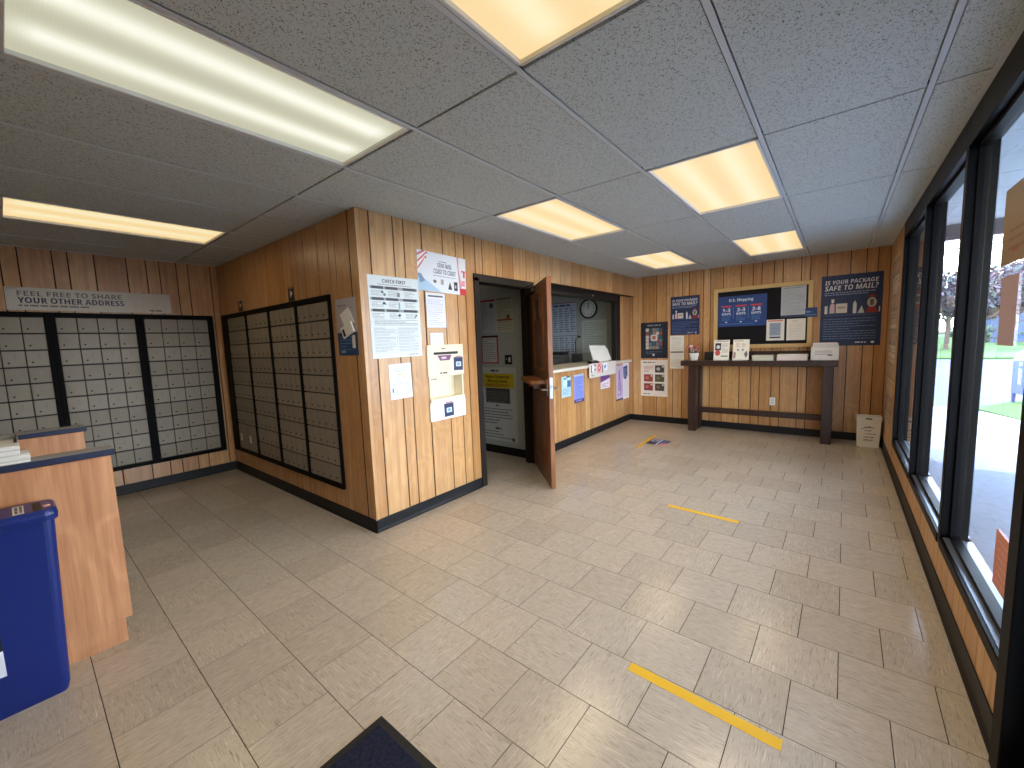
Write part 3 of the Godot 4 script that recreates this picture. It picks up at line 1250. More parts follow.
	for px in [-26.0, 30.0]:
		part(ul, "pole", tube([Vector3(px, 0, 0), Vector3(px, 7.4, 0)], 0.13, 10), M.bark)
	collection_box()


func collection_box() -> void:
	var blue := mat(rgb(36, 62, 128), 0.4)
	var t := thing("collection_box", "blue round-topped mail collection box on legs at the grass verge", "mailbox", Vector3(2.62, -0.04, -12.05), deg_to_rad(8))
	var w := 0.56
	var d := 0.6
	var prof := PackedVector2Array([Vector2(0, 0.18), Vector2(d, 0.18), Vector2(d, 0.80)])
	for k in 13:
		var a := PI * k / 12.0
		prof.append(Vector2(d / 2 + cos(a) * d / 2, 0.80 + sin(a) * d * 0.44))
	part(t, "body", extrude(prof, w), blue, Vector3(0, 0, 0))
	for p in [Vector2(0.03, -0.03), Vector2(d - 0.03, -0.03), Vector2(0.03, -w + 0.03), Vector2(d - 0.03, -w + 0.03)]:
		part(t, "leg", bx(0.05, 0.19, 0.05, 0.006), blue, Vector3(p.x, 0.095, w + p.y))
	part(t, "hood", bx(0.05, 0.20, w - 0.08, 0.01), blue, Vector3(d - 0.005, 0.86, w / 2))
	var c := canvas(0.34, 0.34, 128, rgb(36, 62, 128))
	c.poly([Vector2(5, 80), Vector2(55, 12), Vector2(96, 12), Vector2(70, 42)], rgb(214, 224, 240))
	c.poly([Vector2(30, 88), Vector2(62, 50), Vector2(96, 46), Vector2(78, 88)], rgb(214, 224, 240))
	part(t, "emblem", card(0.34, 0.34, 0.003), printed(c), Vector3(d * 0.5, 0.58, w + 0.002))
	c = canvas(0.16, 0.5, 128, rgb(36, 62, 128))
	c.rect(30, 20, 40, 40, rgb(200, 214, 236))
	c.rows(20, 90, 60, 12, 16, 7, rgb(200, 214, 236), 4)
	part(t, "notice", card(0.2, 0.5, 0.003), printed(c), Vector3(-0.002, 0.56, w * 0.5), Vector3(0, -PI / 2, 0))


# ================================================================ office door
func build_door() -> void:
	var d := shell("door_2")
	# dark steel frame round the opening, with stops
	var x0 := XC - 0.135
	var x1 := XC + 0.014
	part(d, "door_frame", boxes([[Vector3(x0, 0, -2.975), Vector3(x1, 2.085, -2.905)], [Vector3(x0, 0, -3.895), Vector3(x1, 2.085, -3.825)], [Vector3(x0, 2.045, -3.895), Vector3(x1, 2.12, -2.905)], [Vector3(x0 + 0.04, 0, -2.99), Vector3(x0 + 0.08, 2.05, -2.97)], [Vector3(x0 + 0.04, 0, -3.83), Vector3(x0 + 0.08, 2.05, -3.81)]], 0.003), M.dark_trim)
	var t := thing("office_door", "brown wooden office door standing half open into the lobby", "door", Vector3(-2.765, 0, -3.845), deg_to_rad(-43.7))
	var w := 0.90
	var h := 2.04
	var e := 0.022
	part(t, "leaf", boxes([[Vector3(0.0, 0.012, -e), Vector3(w - 0.006, h, e)]], 0.002), M.door)
	part(t, "edge_strip", boxes([[Vector3(w - 0.006, 0.012, -e), Vector3(w, h, e)]], 0.0015), M.door_light)
	# raised mouldings of the upper and the lower panel
	for p in [[0.22, 0.73, 1.15, 1.95], [0.22, 0.73, 0.2, 0.88]]:
		var f := 0.022
		part(t, "panel_moulding", boxes([[Vector3(p[0], p[2], e), Vector3(p[0] + f, p[3], e + 0.009)], [Vector3(p[1] - f, p[2], e), Vector3(p[1], p[3], e + 0.009)], [Vector3(p[0], p[2], e), Vector3(p[1], p[2] + f, e + 0.009)], [Vector3(p[0], p[3] - f, e), Vector3(p[1], p[3], e + 0.009)]], 0.003), M.door_light)
	var wf := part(t, "sight_window", boxes([[Vector3(0.29, 1.63, e), Vector3(0.345, 1.91, e + 0.014)], [Vector3(0.585, 1.63, e), Vector3(0.64, 1.91, e + 0.014)], [Vector3(0.29, 1.63, e), Vector3(0.64, 1.67, e + 0.014)], [Vector3(0.29, 1.87, e), Vector3(0.64, 1.91, e + 0.014)]], 0.003), M.door)
	part(wf, "pane", boxes([[Vector3(0.345, 1.67, e), Vector3(0.585, 1.87, e + 0.004)]]), mat(rgb(58, 32, 26), 0.15))
	# shelf with a rounded front
	var sh := PackedVector2Array([Vector2(0.10, 0), Vector2(0.74, 0)])
	for k in 9:
		var a := PI * 0.5 * k / 8.0
		sh.append(Vector2(0.62 + 0.12 * cos(a), 0.06 + 0.10 * sin(a)))
	for k in 9:
		var a := PI * 0.5 * (1.0 + k / 8.0)
		sh.append(Vector2(0.22 + 0.12 * cos(a), 0.06 + 0.10 * sin(a)))
	part(t, "shelf", extrude(sh, 0.035), M.door_light, Vector3(0, 1.06, e), Vector3(PI / 2, 0, 0))
	part(t, "shelf_bracket", boxes([[Vector3(0.3, 0.96, e), Vector3(0.325, 1.03, e + 0.09)], [Vector3(0.56, 0.96, e), Vector3(0.585, 1.03, e + 0.09)]], 0.003), M.door)
	# lock: face plate on the edge, a lever on each side
	var lk := part(t, "lock_plate", boxes([[Vector3(w, 0.90, -0.014), Vector3(w + 0.003, 1.10, 0.014)], [Vector3(w - 0.085, 0.92, e), Vector3(w - 0.035, 1.08, e + 0.006)], [Vector3(w - 0.085, 0.92, -e - 0.006), Vector3(w - 0.035, 1.08, -e)]], 0.001), M.chrome)
	part(lk, "bolt", boxes([[Vector3(w + 0.003, 1.0, -0.007), Vector3(w + 0.014, 1.03, 0.007)]], 0.001), M.steel)
	for s in [1.0, -1.0]:
		part(lk, "lever", tube([Vector3(w - 0.06, 0.98, s * (e + 0.006)), Vector3(w - 0.06, 0.98, s * (e + 0.05)), Vector3(w - 0.085, 0.98, s * (e + 0.058)), Vector3(w - 0.175, 0.98, s * (e + 0.056))], 0.009, 8), M.chrome)
	# closer at the top
	var cl := part(t, "closer", boxes([[Vector3(0.10, 1.965, e), Vector3(0.36, 2.02, e + 0.05)]], 0.004), M.dark_trim)
	part(cl, "closer_arm", tube([Vector3(0.24, 2.03, e + 0.03), Vector3(0.50, 2.035, e + 0.05), Vector3(0.08, 2.04, e + 0.11)], 0.008, 6), M.steel)
	for y in [0.2, 1.05, 1.85]:
		part(t, "hinge", lathe([Vector2(0, -0.05), Vector2(0.008, -0.05), Vector2(0.008, 0.05), Vector2(0, 0.05)], 8), M.steel, Vector3(-0.006, y, -e))


# ================================================================ counter
func build_counter() -> void:
	solo("counter_top", boxes([[Vector3(-3.42, 1.032, -6.895), Vector3(-2.825, 1.072, -4.205)]], 0.006), mat(rgb(222, 216, 202), 0.4), "long cream counter top over the panelled counter front", "counter")
	var sh := thing("roller_shutter", "black rolled-up shutter housing above the counter opening", "shutter", Vector3(-2.98, 2.05, -5.38))
	part(sh, "housing", bx(0.14, 0.13, 2.33, 0.01), M.black, Vector3(0, 0.065, 0))
	part(sh, "guide_rail", boxes([[Vector3(-0.04, -0.978, -1.165), Vector3(0.04, 0.0, -1.115)]], 0.003), M.black)
	part(sh, "key_lock", bx(0.01, 0.02, 0.05, 0.003), M.chrome, Vector3(0.074, 0.05, -0.25))
	# behind the counter
	var ck := thing("wall_clock", "round black-rimmed wall clock on the office wall", "clock", Vector3(-3.65, 2.01, ZB + 0.002))
	part(ck, "rim", lathe([Vector2(0.15, 0), Vector2(0.178, 0), Vector2(0.182, 0.02), Vector2(0.172, 0.034), Vector2(0.155, 0.03), Vector2(0.15, 0.016)], 40), M.black, Vector3.ZERO, Vector3(PI / 2, 0, 0))
	var c := canvas(0.31, 0.31, 192, rgb(222, 224, 218))
	for k in 12:
		var a := TAU * (k + 1) / 12.0
		c.text(str(k + 1), 50 + sin(a) * 37, 54 - cos(a) * 37, 8, rgb(30, 30, 32), 0.5)
	var fc := part(ck, "dial", lathe([Vector2(0, 0.014), Vector2(0, 0.014), Vector2(0.152, 0.014)], 40), mat(rgb(220, 222, 216), 0.6), Vector3.ZERO, Vector3(PI / 2, 0, 0))
	fc.mesh = clock_face(0.152)
	fc.material_override = printed(c)
	fc.rotation = Vector3.ZERO
	fc.position.z = 0.012
	part(ck, "hour_hand", bx(0.010, 0.085, 0.002), M.black, Vector3(-0.004, 0.036, 0.017), Vector3(0, 0, deg_to_rad(6)))
	part(ck, "minute_hand", bx(0.007, 0.125, 0.002), M.black, Vector3(0.001, 0.056, 0.020))
	c = canvas(0.54, 1.08, 224, rgb(186, 196, 208))
	c.rect(0, 0, 100, 3, rgb(170, 60, 66))
	c.rows(6, 8, 70, 1, 8, 6, rgb(60, 72, 104), 301)
	for k in 4:
		c.rows(6 + 24 * (k % 4), 22, 18, 11, 8, 3, rgb(70, 84, 110), 20 + k)
	c.rect(4, 118, 92, 2, rgb(90, 100, 120))
	for k in 4:
		c.rows(6 + 24 * (k % 4), 126, 18, 8, 8, 3, rgb(70, 84, 110), 30 + k)
	sheet("rate_chart", c, "large grey-blue rate chart with a red top line on the office wall", "chart", Vector3(-4.19, 1.63, ZB + 0.003), "z", 0.54, 1.08)
	c = canvas(0.5, 0.62, 128, rgb(196, 204, 198))
	c.rows(8, 8, 84, 12, 9, 2.5, rgb(150, 160, 156), 41)
	sheet("office_notice", c, "pale notice below the round clock on the office wall", "notice", Vector3(-3.55, 1.50, ZB + 0.003), "z", 0.5, 0.6)
	# equipment on the work surface behind the counter
	solo("work_table", boxes([[Vector3(-4.9, 0.98, -6.85), Vector3(-3.5, 1.02, -6.35)], [Vector3(-4.88, 0.0, -6.83), Vector3(-4.84, 0.98, -6.40)], [Vector3(-3.56, 0.0, -6.83), Vector3(-3.52, 0.98, -6.40)]], 0.003), mat(rgb(150, 152, 150), 0.5), "grey work table along the office wall behind the counter", "table")
	var pr := thing("label_printer", "dark label printer on the office work table", "printer", Vector3(-4.15, 1.0215, -6.6))
	part(pr, "body", bx(0.36, 0.15, 0.24, 0.02), mat(rgb(120, 126, 132), 0.5), Vector3(0, 0.075, 0))
	part(pr, "lid", bx(0.34, 0.06, 0.22, 0.02), mat(rgb(40, 44, 50), 0.4), Vector3(0, 0.181, 0))
	part(pr, "paper_slot", bx(0.24, 0.01, 0.01), M.black, Vector3(0, 0.10, 0.122))
	var lp := thing("gooseneck_scanner", "thin black gooseneck stand rising from a small box behind the counter", "scanner", Vector3(-3.72, 1.0215, -6.55))
	part(lp, "base", bx(0.16, 0.17, 0.14, 0.012), mat(rgb(70, 74, 80), 0.5), Vector3(0, 0.085, 0))
	part(lp, "neck", tube([Vector3(-0.02, 0.17, 0), Vector3(-0.025, 0.36, 0), Vector3(-0.01, 0.46, 0.0), Vector3(0.03, 0.50, 0.02), Vector3(0.06, 0.48, 0.03)], 0.010, 8), M.black)
	part(lp, "head", lathe([Vector2(0, 0.03), Vector2(0.02, 0.025), Vector2(0.036, -0.01), Vector2(0, -0.012)], 12), M.black, Vector3(0.065, 0.47, 0.032))
	# on the counter
	var ft := thing("leaflet_holder", "white leaflet holder leaning on the counter top above the hazard placard", "holder", Vector3(-3.0, 1.0722, -5.98), deg_to_rad(90))
	part(ft, "front_sheet", card(0.60, 0.20, 0.004), M.paper, Vector3(0, 0.115, 0.04), Vector3(deg_to_rad(-20), 0, deg_to_rad(3)))
	part(ft, "back_sheet", card(0.56, 0.27, 0.004), M.paper, Vector3(0.08, 0.14, -0.03), Vector3(deg_to_rad(-16), 0, deg_to_rad(-2)))
	part(ft, "base", bx(0.5, 0.012, 0.16, 0.003), M.paper_grey, Vector3(0, 0.0062, 0))
	var ct := thing("card_terminal", "black card terminal at the counter edge beside the leaflet holder", "terminal", Vector3(-2.89, 1.0722, -5.58), deg_to_rad(80))
	part(ct, "body", bx(0.20, 0.035, 0.09, 0.01), M.black, Vector3(0, 0.03, 0), Vector3(deg_to_rad(14), 0, 0))
	part(ct, "screen", bx(0.08, 0.003, 0.05), mat(rgb(70, 76, 80), 0.2), Vector3(-0.04, 0.049, 0), Vector3(deg_to_rad(14), 0, 0))
	part(ct, "foot", bx(0.12, 0.014, 0.07, 0.003), M.black, Vector3(0, 0.007, 0))
	# sheets hanging on the counter front
	c = canvas(0.90, 0.235, 256, rgb(226, 220, 214))
	c.rect(6, 3, 3, 14, rgb(40, 42, 60))
	c.rect(9, 4, 8, 10, rgb(250, 250, 250))
	c.rect(18, 2, 4, 4, rgb(30, 32, 44))
	c.rect(18, 10, 4, 4, rgb(30, 32, 44))
	c.rect(26, 0.5, 18, 18, rgb(240, 170, 166))
	c.poly([Vector2(35, 2), Vector2(41, 9.5), Vector2(35, 17), Vector2(29, 9.5)], rgb(200, 52, 60))
	c.poly([Vector2(35, 6), Vector2(38, 9.5), Vector2(35, 13), Vector2(32, 9.5)], rgb(244, 222, 220))
	c.rect(46, 5, 3, 15, rgb(46, 66, 110))
	c.rect(52, 2, 14, 14, rgb(248, 250, 255))
	c.poly([Vector2(53, 9), Vector2(59, 4), Vector2(61, 8), Vector2(56, 14)], rgb(70, 130, 190))
	c.rows(6, 20, 12, 2, 2, 0.9, rgb(40, 40, 44), 51)
	sheet("hazard_placard", c, "wide placard with red diamond and hazard symbols hanging from the counter edge", "placard", Vector3(-2.818, 0.985, -5.76), "x", 0.90, 0.21)
	c = canvas(0.235, 0.28, 128, rgb(176, 216, 236))
	c.rect(55, 0, 40, 8, rgb(40, 60, 70))
	c.rect(60, 25, 40, 38, rgb(30, 104, 160))
	c.ell(40, 40, 22, 18, rgb(214, 238, 250))
	c.rect(20, 8, 35, 8, rgb(60, 130, 110))
	c.rows(8, 72, 70, 5, 8, 3, rgb(120, 150, 170), 52)
	sheet("flyer", c, "light blue flyer on the counter front nearest the door", "flyer", Vector3(XK + 0.003, 0.818, -4.74), "x", 0.235, 0.28)
	c = canvas(0.28, 0.40, 128, rgb(140, 156, 226))
	c.rect(0, 0, 100, 8, rgb(196, 206, 240))
	c.rows(12, 14, 74, 14, 8, 3.4, rgb(92, 108, 196), 53)
	c.rect(0, 126, 100, 17, rgb(44, 36, 110))
	c.rows(14, 131, 66, 1, 8, 6, rgb(150, 150, 206), 302)
	sheet("flyer", c, "violet-blue flyer with lines of text on the counter front", "flyer", Vector3(XK + 0.003, 0.758, -5.09), "x", 0.28, 0.40)
	c = canvas(0.33, 0.25, 128, rgb(236, 226, 238))
	c.rect(0, 0, 100, 28, rgb(30, 66, 130))
	c.poly([Vector2(0, 22), Vector2(100, 8), Vector2(100, 28), Vector2(0, 44)], rgb(120, 60, 140))
	c.rows(14, 52, 70, 3, 7, 2.6, rgb(130, 120, 150), 54)
	sheet("flyer", c, "small white and purple flyer hung under the hazard placard", "flyer", Vector3(XK + 0.003, 0.79, -5.93), "x", 0.33, 0.25, 0.4)
	c = canvas(0.27, 0.62, 128, rgb(206, 188, 220))
	c.rect(24, 0, 30, 6, rgb(196, 60, 60))
	c.poly([Vector2(36, 40), Vector2(62, 90), Vector2(80, 150), Vector2(70, 196), Vector2(20, 200)], rgb(168, 140, 196))
	c.rect(42, 30, 10, 60, rgb(90, 60, 110))
	c.ell(40, 176, 7, 12, rgb(240, 236, 248))
	c.rect(0, 218, 100, 12, rgb(34, 36, 84))
	sheet("flyer", c, "purple flyer with a dark foot on the counter front near the corner", "flyer", Vector3(XK + 0.003, 0.70, -6.47), "x", 0.27, 0.60)
	c = canvas(0.27, 0.62, 128, rgb(236, 234, 240))
	c.poly([Vector2(4, 24), Vector2(70, 16), Vector2(76, 84), Vector2(40, 108), Vector2(8, 90)], rgb(36, 58, 118))
	c.rows(20, 34, 46, 5, 12, 6, rgb(150, 170, 214), 55)
	c.rows(16, 120, 66, 11, 9, 2.4, rgb(196, 194, 206), 56)
	sheet("flyer", c, "white flyer with a navy badge on the counter front in the corner", "flyer", Vector3(XK + 0.003, 0.71, -6.735), "x", 0.25, 0.62)


func clock_face(r: float) -> Mesh:
	var st := begin()
	for k in 40:
		var a := TAU * k / 40.0
		var b := TAU * (k + 1) / 40.0
		st.set_normal(Vector3.BACK)
		for p in [Vector2.ZERO, Vector2(cos(b), sin(b)), Vector2(cos(a), sin(a))]:
			st.set_uv(Vector2(0.5 + p.x * 0.5, 0.5 - p.y * 0.5))
			st.add_vertex(Vector3(p.x * r, p.y * r, 0))
	return st.commit()


# ================================================================ mailboxes
func bank(at: Vector3, face: String, label: String, w: float, cols: int, door_w: float, left_margin: float, right_margin: float, parcel: bool, group: String) -> void:
	# at: middle of the bank's foot on the wall; 10 rows of doors between 0.30 and 1.835
	var t := thing("mailbox_bank", label, "mailboxes", at, FACE[face], group)
	var y0 := 0.265
	var y1 := 1.88
	var d0 := 0.305
	var d1 := 1.835
	var rowh := (d1 - d0) / 10.0
	var half := w / 2
	part(t, "back_plate", boxes([[Vector3(-half, y0, 0), Vector3(half, y1, 0.006)]]), M.black)
	var rails := [[Vector3(-half - left_margin, y0, 0), Vector3(-door_w / 2, y1, 0.026)], [Vector3(door_w / 2, y0, 0), Vector3(half + right_margin, y1, 0.026)], [Vector3(-door_w / 2, d1, 0), Vector3(door_w / 2, y1, 0.026)], [Vector3(-door_w / 2, y0, 0), Vector3(door_w / 2, d0, 0.026)]]
	part(t, "frame", boxes(rails, 0.003), M.black_frame)
	var cw := door_w / cols
	var dm := bx(cw - 0.007, rowh - 0.013, 0.012, 0.0025)
	for r in 10:
		if parcel and r < 2:
			continue
		for c in cols:
			var x := -door_w / 2 + (c + 0.5) * cw
			var y := d0 + (r + 0.5) * rowh
			var dr := part(t, "door", dm, M.box_doors[(r * 7 + c * 3 + int(absf(at.x) * 10)) % 3], Vector3(x, y, 0.013))
			part(dr, "lock", M.lock_mesh, M.lock, Vector3(-cw * 0.24, -rowh * 0.22, 0.0065), Vector3(PI / 2, 0, 0))
			part(dr, "number_tag", M.tag_mesh, M.number_tag, Vector3(cw * 0.05 if cols == 4 else -cw * 0.2, rowh * 0.12, 0.0068))
	if parcel:
		for c in 2:
			var x := -door_w / 2 + (c + 0.5) * door_w / 2
			var dr := part(t, "parcel_door", bx(door_w / 2 - 0.008, rowh * 2 - 0.014, 0.012, 0.003), M.box_doors[c], Vector3(x, d0 + rowh, 0.013))
			part(dr, "label_plate", card(0.055, 0.085, 0.002), M.paper, Vector3(-0.06, -0.01, 0.0072))


func build_mailboxes() -> void:
	M.box_doors = [mat(rgb(150, 142, 127), 0.45, 0.1), mat(rgb(145, 137, 122), 0.45, 0.1), mat(rgb(156, 148, 133), 0.45, 0.1)]
	M.lock_mesh = lathe([Vector2(0.0075, -0.001), Vector2(0.0075, 0.004), Vector2(0.005, 0.005), Vector2(0, 0.005)], 10)
	M.lock = mat(rgb(52, 46, 40), 0.35, 0.5)
	M.tag_mesh = bx(0.016, 0.05, 0.0015)
	M.number_tag = mat(rgb(150, 142, 128), 0.4, 0.3)
	var names := ["bank of grey mailboxes on the banner wall, nearest the corner", "bank of grey mailboxes on the banner wall, middle of three", "bank of grey mailboxes on the banner wall, cut by the left picture edge"]
	for k in 3:
		bank(Vector3(XL + 0.001, 0, -1.2675 + 0.634 * k), "x", names[k], 0.634, 4, 0.565, 0.0, 0.02 if k == 0 else 0.0, false, "mailbox banks on the banner wall")
	names = ["bank of grey mailboxes on the alcove side wall, nearest the lobby", "bank of grey mailboxes on the alcove side wall, second from the lobby", "bank of grey mailboxes on the alcove side wall, third from the lobby", "bank of grey mailboxes beside the alcove corner with two parcel doors below"]
	for k in 4:
		bank(Vector3(-3.495 - 0.596 * k, 0, ZS + 0.001), "z", names[k], 0.596, 5, 0.553, 0.15 if k == 3 else 0.0, 0.0, k == 3, "mailbox banks on the alcove side wall")


# ================================================================ writing desk, recycling bin
func build_desk_and_bin() -> void:
	var t := thing("writing_desk", "wood-grain writing desk with two tall blue-edged end stands", "desk", Vector3(-3.38, 0, 0.15))
	for s in [1.0, -1.0]:
		var xo: float = 0.535 * s
		part(t, "end_panel", boxes([[Vector3(xo - 0.055, 0.12, -0.438), Vector3(xo + 0.055, 0.965, 0.438)], [Vector3(xo - 0.055, 0.0, -0.41), Vector3(xo + 0.055, 0.12, 0.41)]], 0.002), M.laminate)
		var cp := part(t, "cap", boxes([[Vector3(xo - 0.064, 0.966, -0.452), Vector3(xo + 0.064, 0.996, 0.452)]], 0.003), M.blue_edge)
		part(cp, "cap_top", boxes([[Vector3(xo - 0.061, 0.9955, -0.449), Vector3(xo + 0.061, 0.9975, 0.449)]]), M.grey_laminate)
	part(t, "desktop", boxes([[Vector3(-0.48, 0.72, -0.40), Vector3(0.48, 0.75, 0.40)]], 0.003), M.grey_laminate)
	part(t, "modesty_panel", boxes([[Vector3(-0.48, 0.25, 0.0), Vector3(0.48, 0.72, 0.02)]]), M.laminate)
	# forms and leaflets
	var st := thing("form_stack", "loose stack of white forms on the near blue-edged desk stand", "papers", Vector3(-2.845, 0.9978, 0.1))
	for k in 10:
		var wide := 0.27 if k < 5 else 0.245
		part(st, "form", bx(0.108 - 0.003 * (k % 3), 0.0075, wide, 0.001), M.paper if k % 3 != 1 else M.paper_grey, Vector3(0.0, 0.004 + 0.0078 * k, 0.0 if k < 5 else 0.0135 + 0.002 * (k % 2)), Vector3(0, deg_to_rad(1.2 * (k % 3) - 1.0), 0))
	var tr := thing("desk_holder", "grey leaflet holder on the lower desktop behind the forms", "holder", Vector3(-3.15, 0.7505, 0.14))
	var acr := mat(rgb(150, 148, 142), 0.25)
	part(tr, "tray", boxes([[Vector3(-0.12, 0, -0.15), Vector3(0.12, 0.006, 0.15)], [Vector3(-0.12, 0, -0.15), Vector3(0.12, 0.32, -0.144)], [Vector3(-0.12, 0, 0.144), Vector3(0.12, 0.32, 0.15)], [Vector3(-0.12, 0, -0.15), Vector3(-0.114, 0.32, 0.15)], [Vector3(0.114, 0, -0.15), Vector3(0.12, 0.22, 0.15)]], 0.001), acr)
	part(tr, "leaflets", boxes([[Vector3(-0.105, 0.006, -0.135), Vector3(0.105, 0.30, 0.135)]], 0.002), M.paper)

	var blue := mat(rgb(10, 38, 112), 0.36)
	var b := thing("recycling_bin", "tall blue plastic recycling bin in front of the writing desk", "bin", Vector3(-2.645, 0, 0.22))
	# tapering body with rounded corners, walls and rim
	var sec := func(hx: float, hz: float, r: float, y: float) -> Array:
		var out := []
		for q in 4:
			for k in 6:
				var a := PI / 2 * q + PI / 2 * k / 5.0
				var cx: float = (hx - r) * (1.0 if q == 0 or q == 3 else -1.0)
				var cz: float = (hz - r) * (1.0 if q < 2 else -1.0)
				out.append(Vector3(cx + r * cos(a), y, cz + r * sin(a)))
		return out
	var s2 := begin()
	var rings := [sec.call(0.046, 0.250, 0.02, 0.0), sec.call(0.054, 0.258, 0.026, 0.0), sec.call(0.058, 0.266, 0.03, 0.03), sec.call(0.090, 0.292, 0.034, 0.775), sec.call(0.098, 0.302, 0.036, 0.778), sec.call(0.100, 0.305, 0.038, 0.80), sec.call(0.098, 0.303, 0.036, 0.812), sec.call(0.088, 0.292, 0.03, 0.812), sec.call(0.084, 0.288, 0.03, 0.80), sec.call(0.05, 0.24, 0.02, 0.03)]
	for k in rings.size() - 1:
		var mid := Vector3(0, (rings[k][0].y + rings[k + 1][0].y) / 2, 0)
		for j in 24:
			var a: Vector3 = rings[k][j]
			var b2: Vector3 = rings[k][(j + 1) % 24]
			var c2: Vector3 = rings[k + 1][(j + 1) % 24]
			var d2: Vector3 = rings[k + 1][j]
			if k < 6:
				flip_quad(s2, a, b2, c2, d2, mid - Vector3(0, 0.05 if k == 6 else 0.0, 0))
			elif k == 6:
				flip_quad(s2, a, b2, c2, d2, mid - Vector3(0, 1, 0))
			else:
				var o := (a + b2 + c2 + d2) / 4.0
				flip_quad(s2, a, b2, c2, d2, o + Vector3(o.x, 0, o.z).normalized() * 0.1)
	part(b, "body", s2.commit(), blue)
	part(b, "bottom", boxes([[Vector3(-0.046, 0.004, -0.24), Vector3(0.046, 0.03, 0.24)]]), blue)
	var ld := begin()
	var lr := [sec.call(0.097, 0.302, 0.036, 0.812), sec.call(0.097, 0.302, 0.036, 0.820), sec.call(0.090, 0.295, 0.030, 0.826)]
	for k in 2:
		for j in 24:
			flip_quad(ld, lr[k][j], lr[k][(j + 1) % 24], lr[k + 1][(j + 1) % 24], lr[k + 1][j], Vector3(0, 0.5, 0))
	for j in 24:
		var p0: Vector3 = lr[2][j]
		var p1: Vector3 = lr[2][(j + 1) % 24]
		tri(ld, Vector3(0, 0.826, 0), p1, p0)
	var lid := part(b, "lid", ld.commit(), blue)
	part(lid, "slot", boxes([[Vector3(-0.055, 0.8255, -0.260), Vector3(0.085, 0.8268, -0.236)]]), M.black)
	part(lid, "rivet", lathe([Vector2(0.012, 0), Vector2(0.011, 0.004), Vector2(0, 0.005)], 12), mat(rgb(206, 150, 140), 0.5), Vector3(0.03, 0.826, -0.275))
	var c := canvas(0.14, 0.03, 128, rgb(218, 218, 210))
	c.rows(8, 3, 84, 1, 8, 6, rgb(60, 64, 80), 303)
	c.rows(8, 12, 84, 1, 8, 6, rgb(60, 64, 80), 304)
	part(lid, "lid_label", card(0.14, 0.03, 0.001), printed(c), Vector3(0.01, 0.8267, -0.198), Vector3(-PI / 2, 0, 0))
	c = canvas(0.30, 0.24, 192, rgb(226, 232, 244))
	c.rect(0, 0, 100, 34, rgb(20, 22, 30))
	c.rows(12, 12, 76, 1, 8, 8, rgb(90, 94, 104), 305)
	c.rows(12, 44, 76, 4, 8, 3, rgb(60, 70, 110), 61)
	part(b, "front_label", card(0.30, 0.19, 0.002), printed(c), Vector3(0.0705, 0.275, 0.047), Vector3(deg_to_rad(2.46), PI / 2, 0))


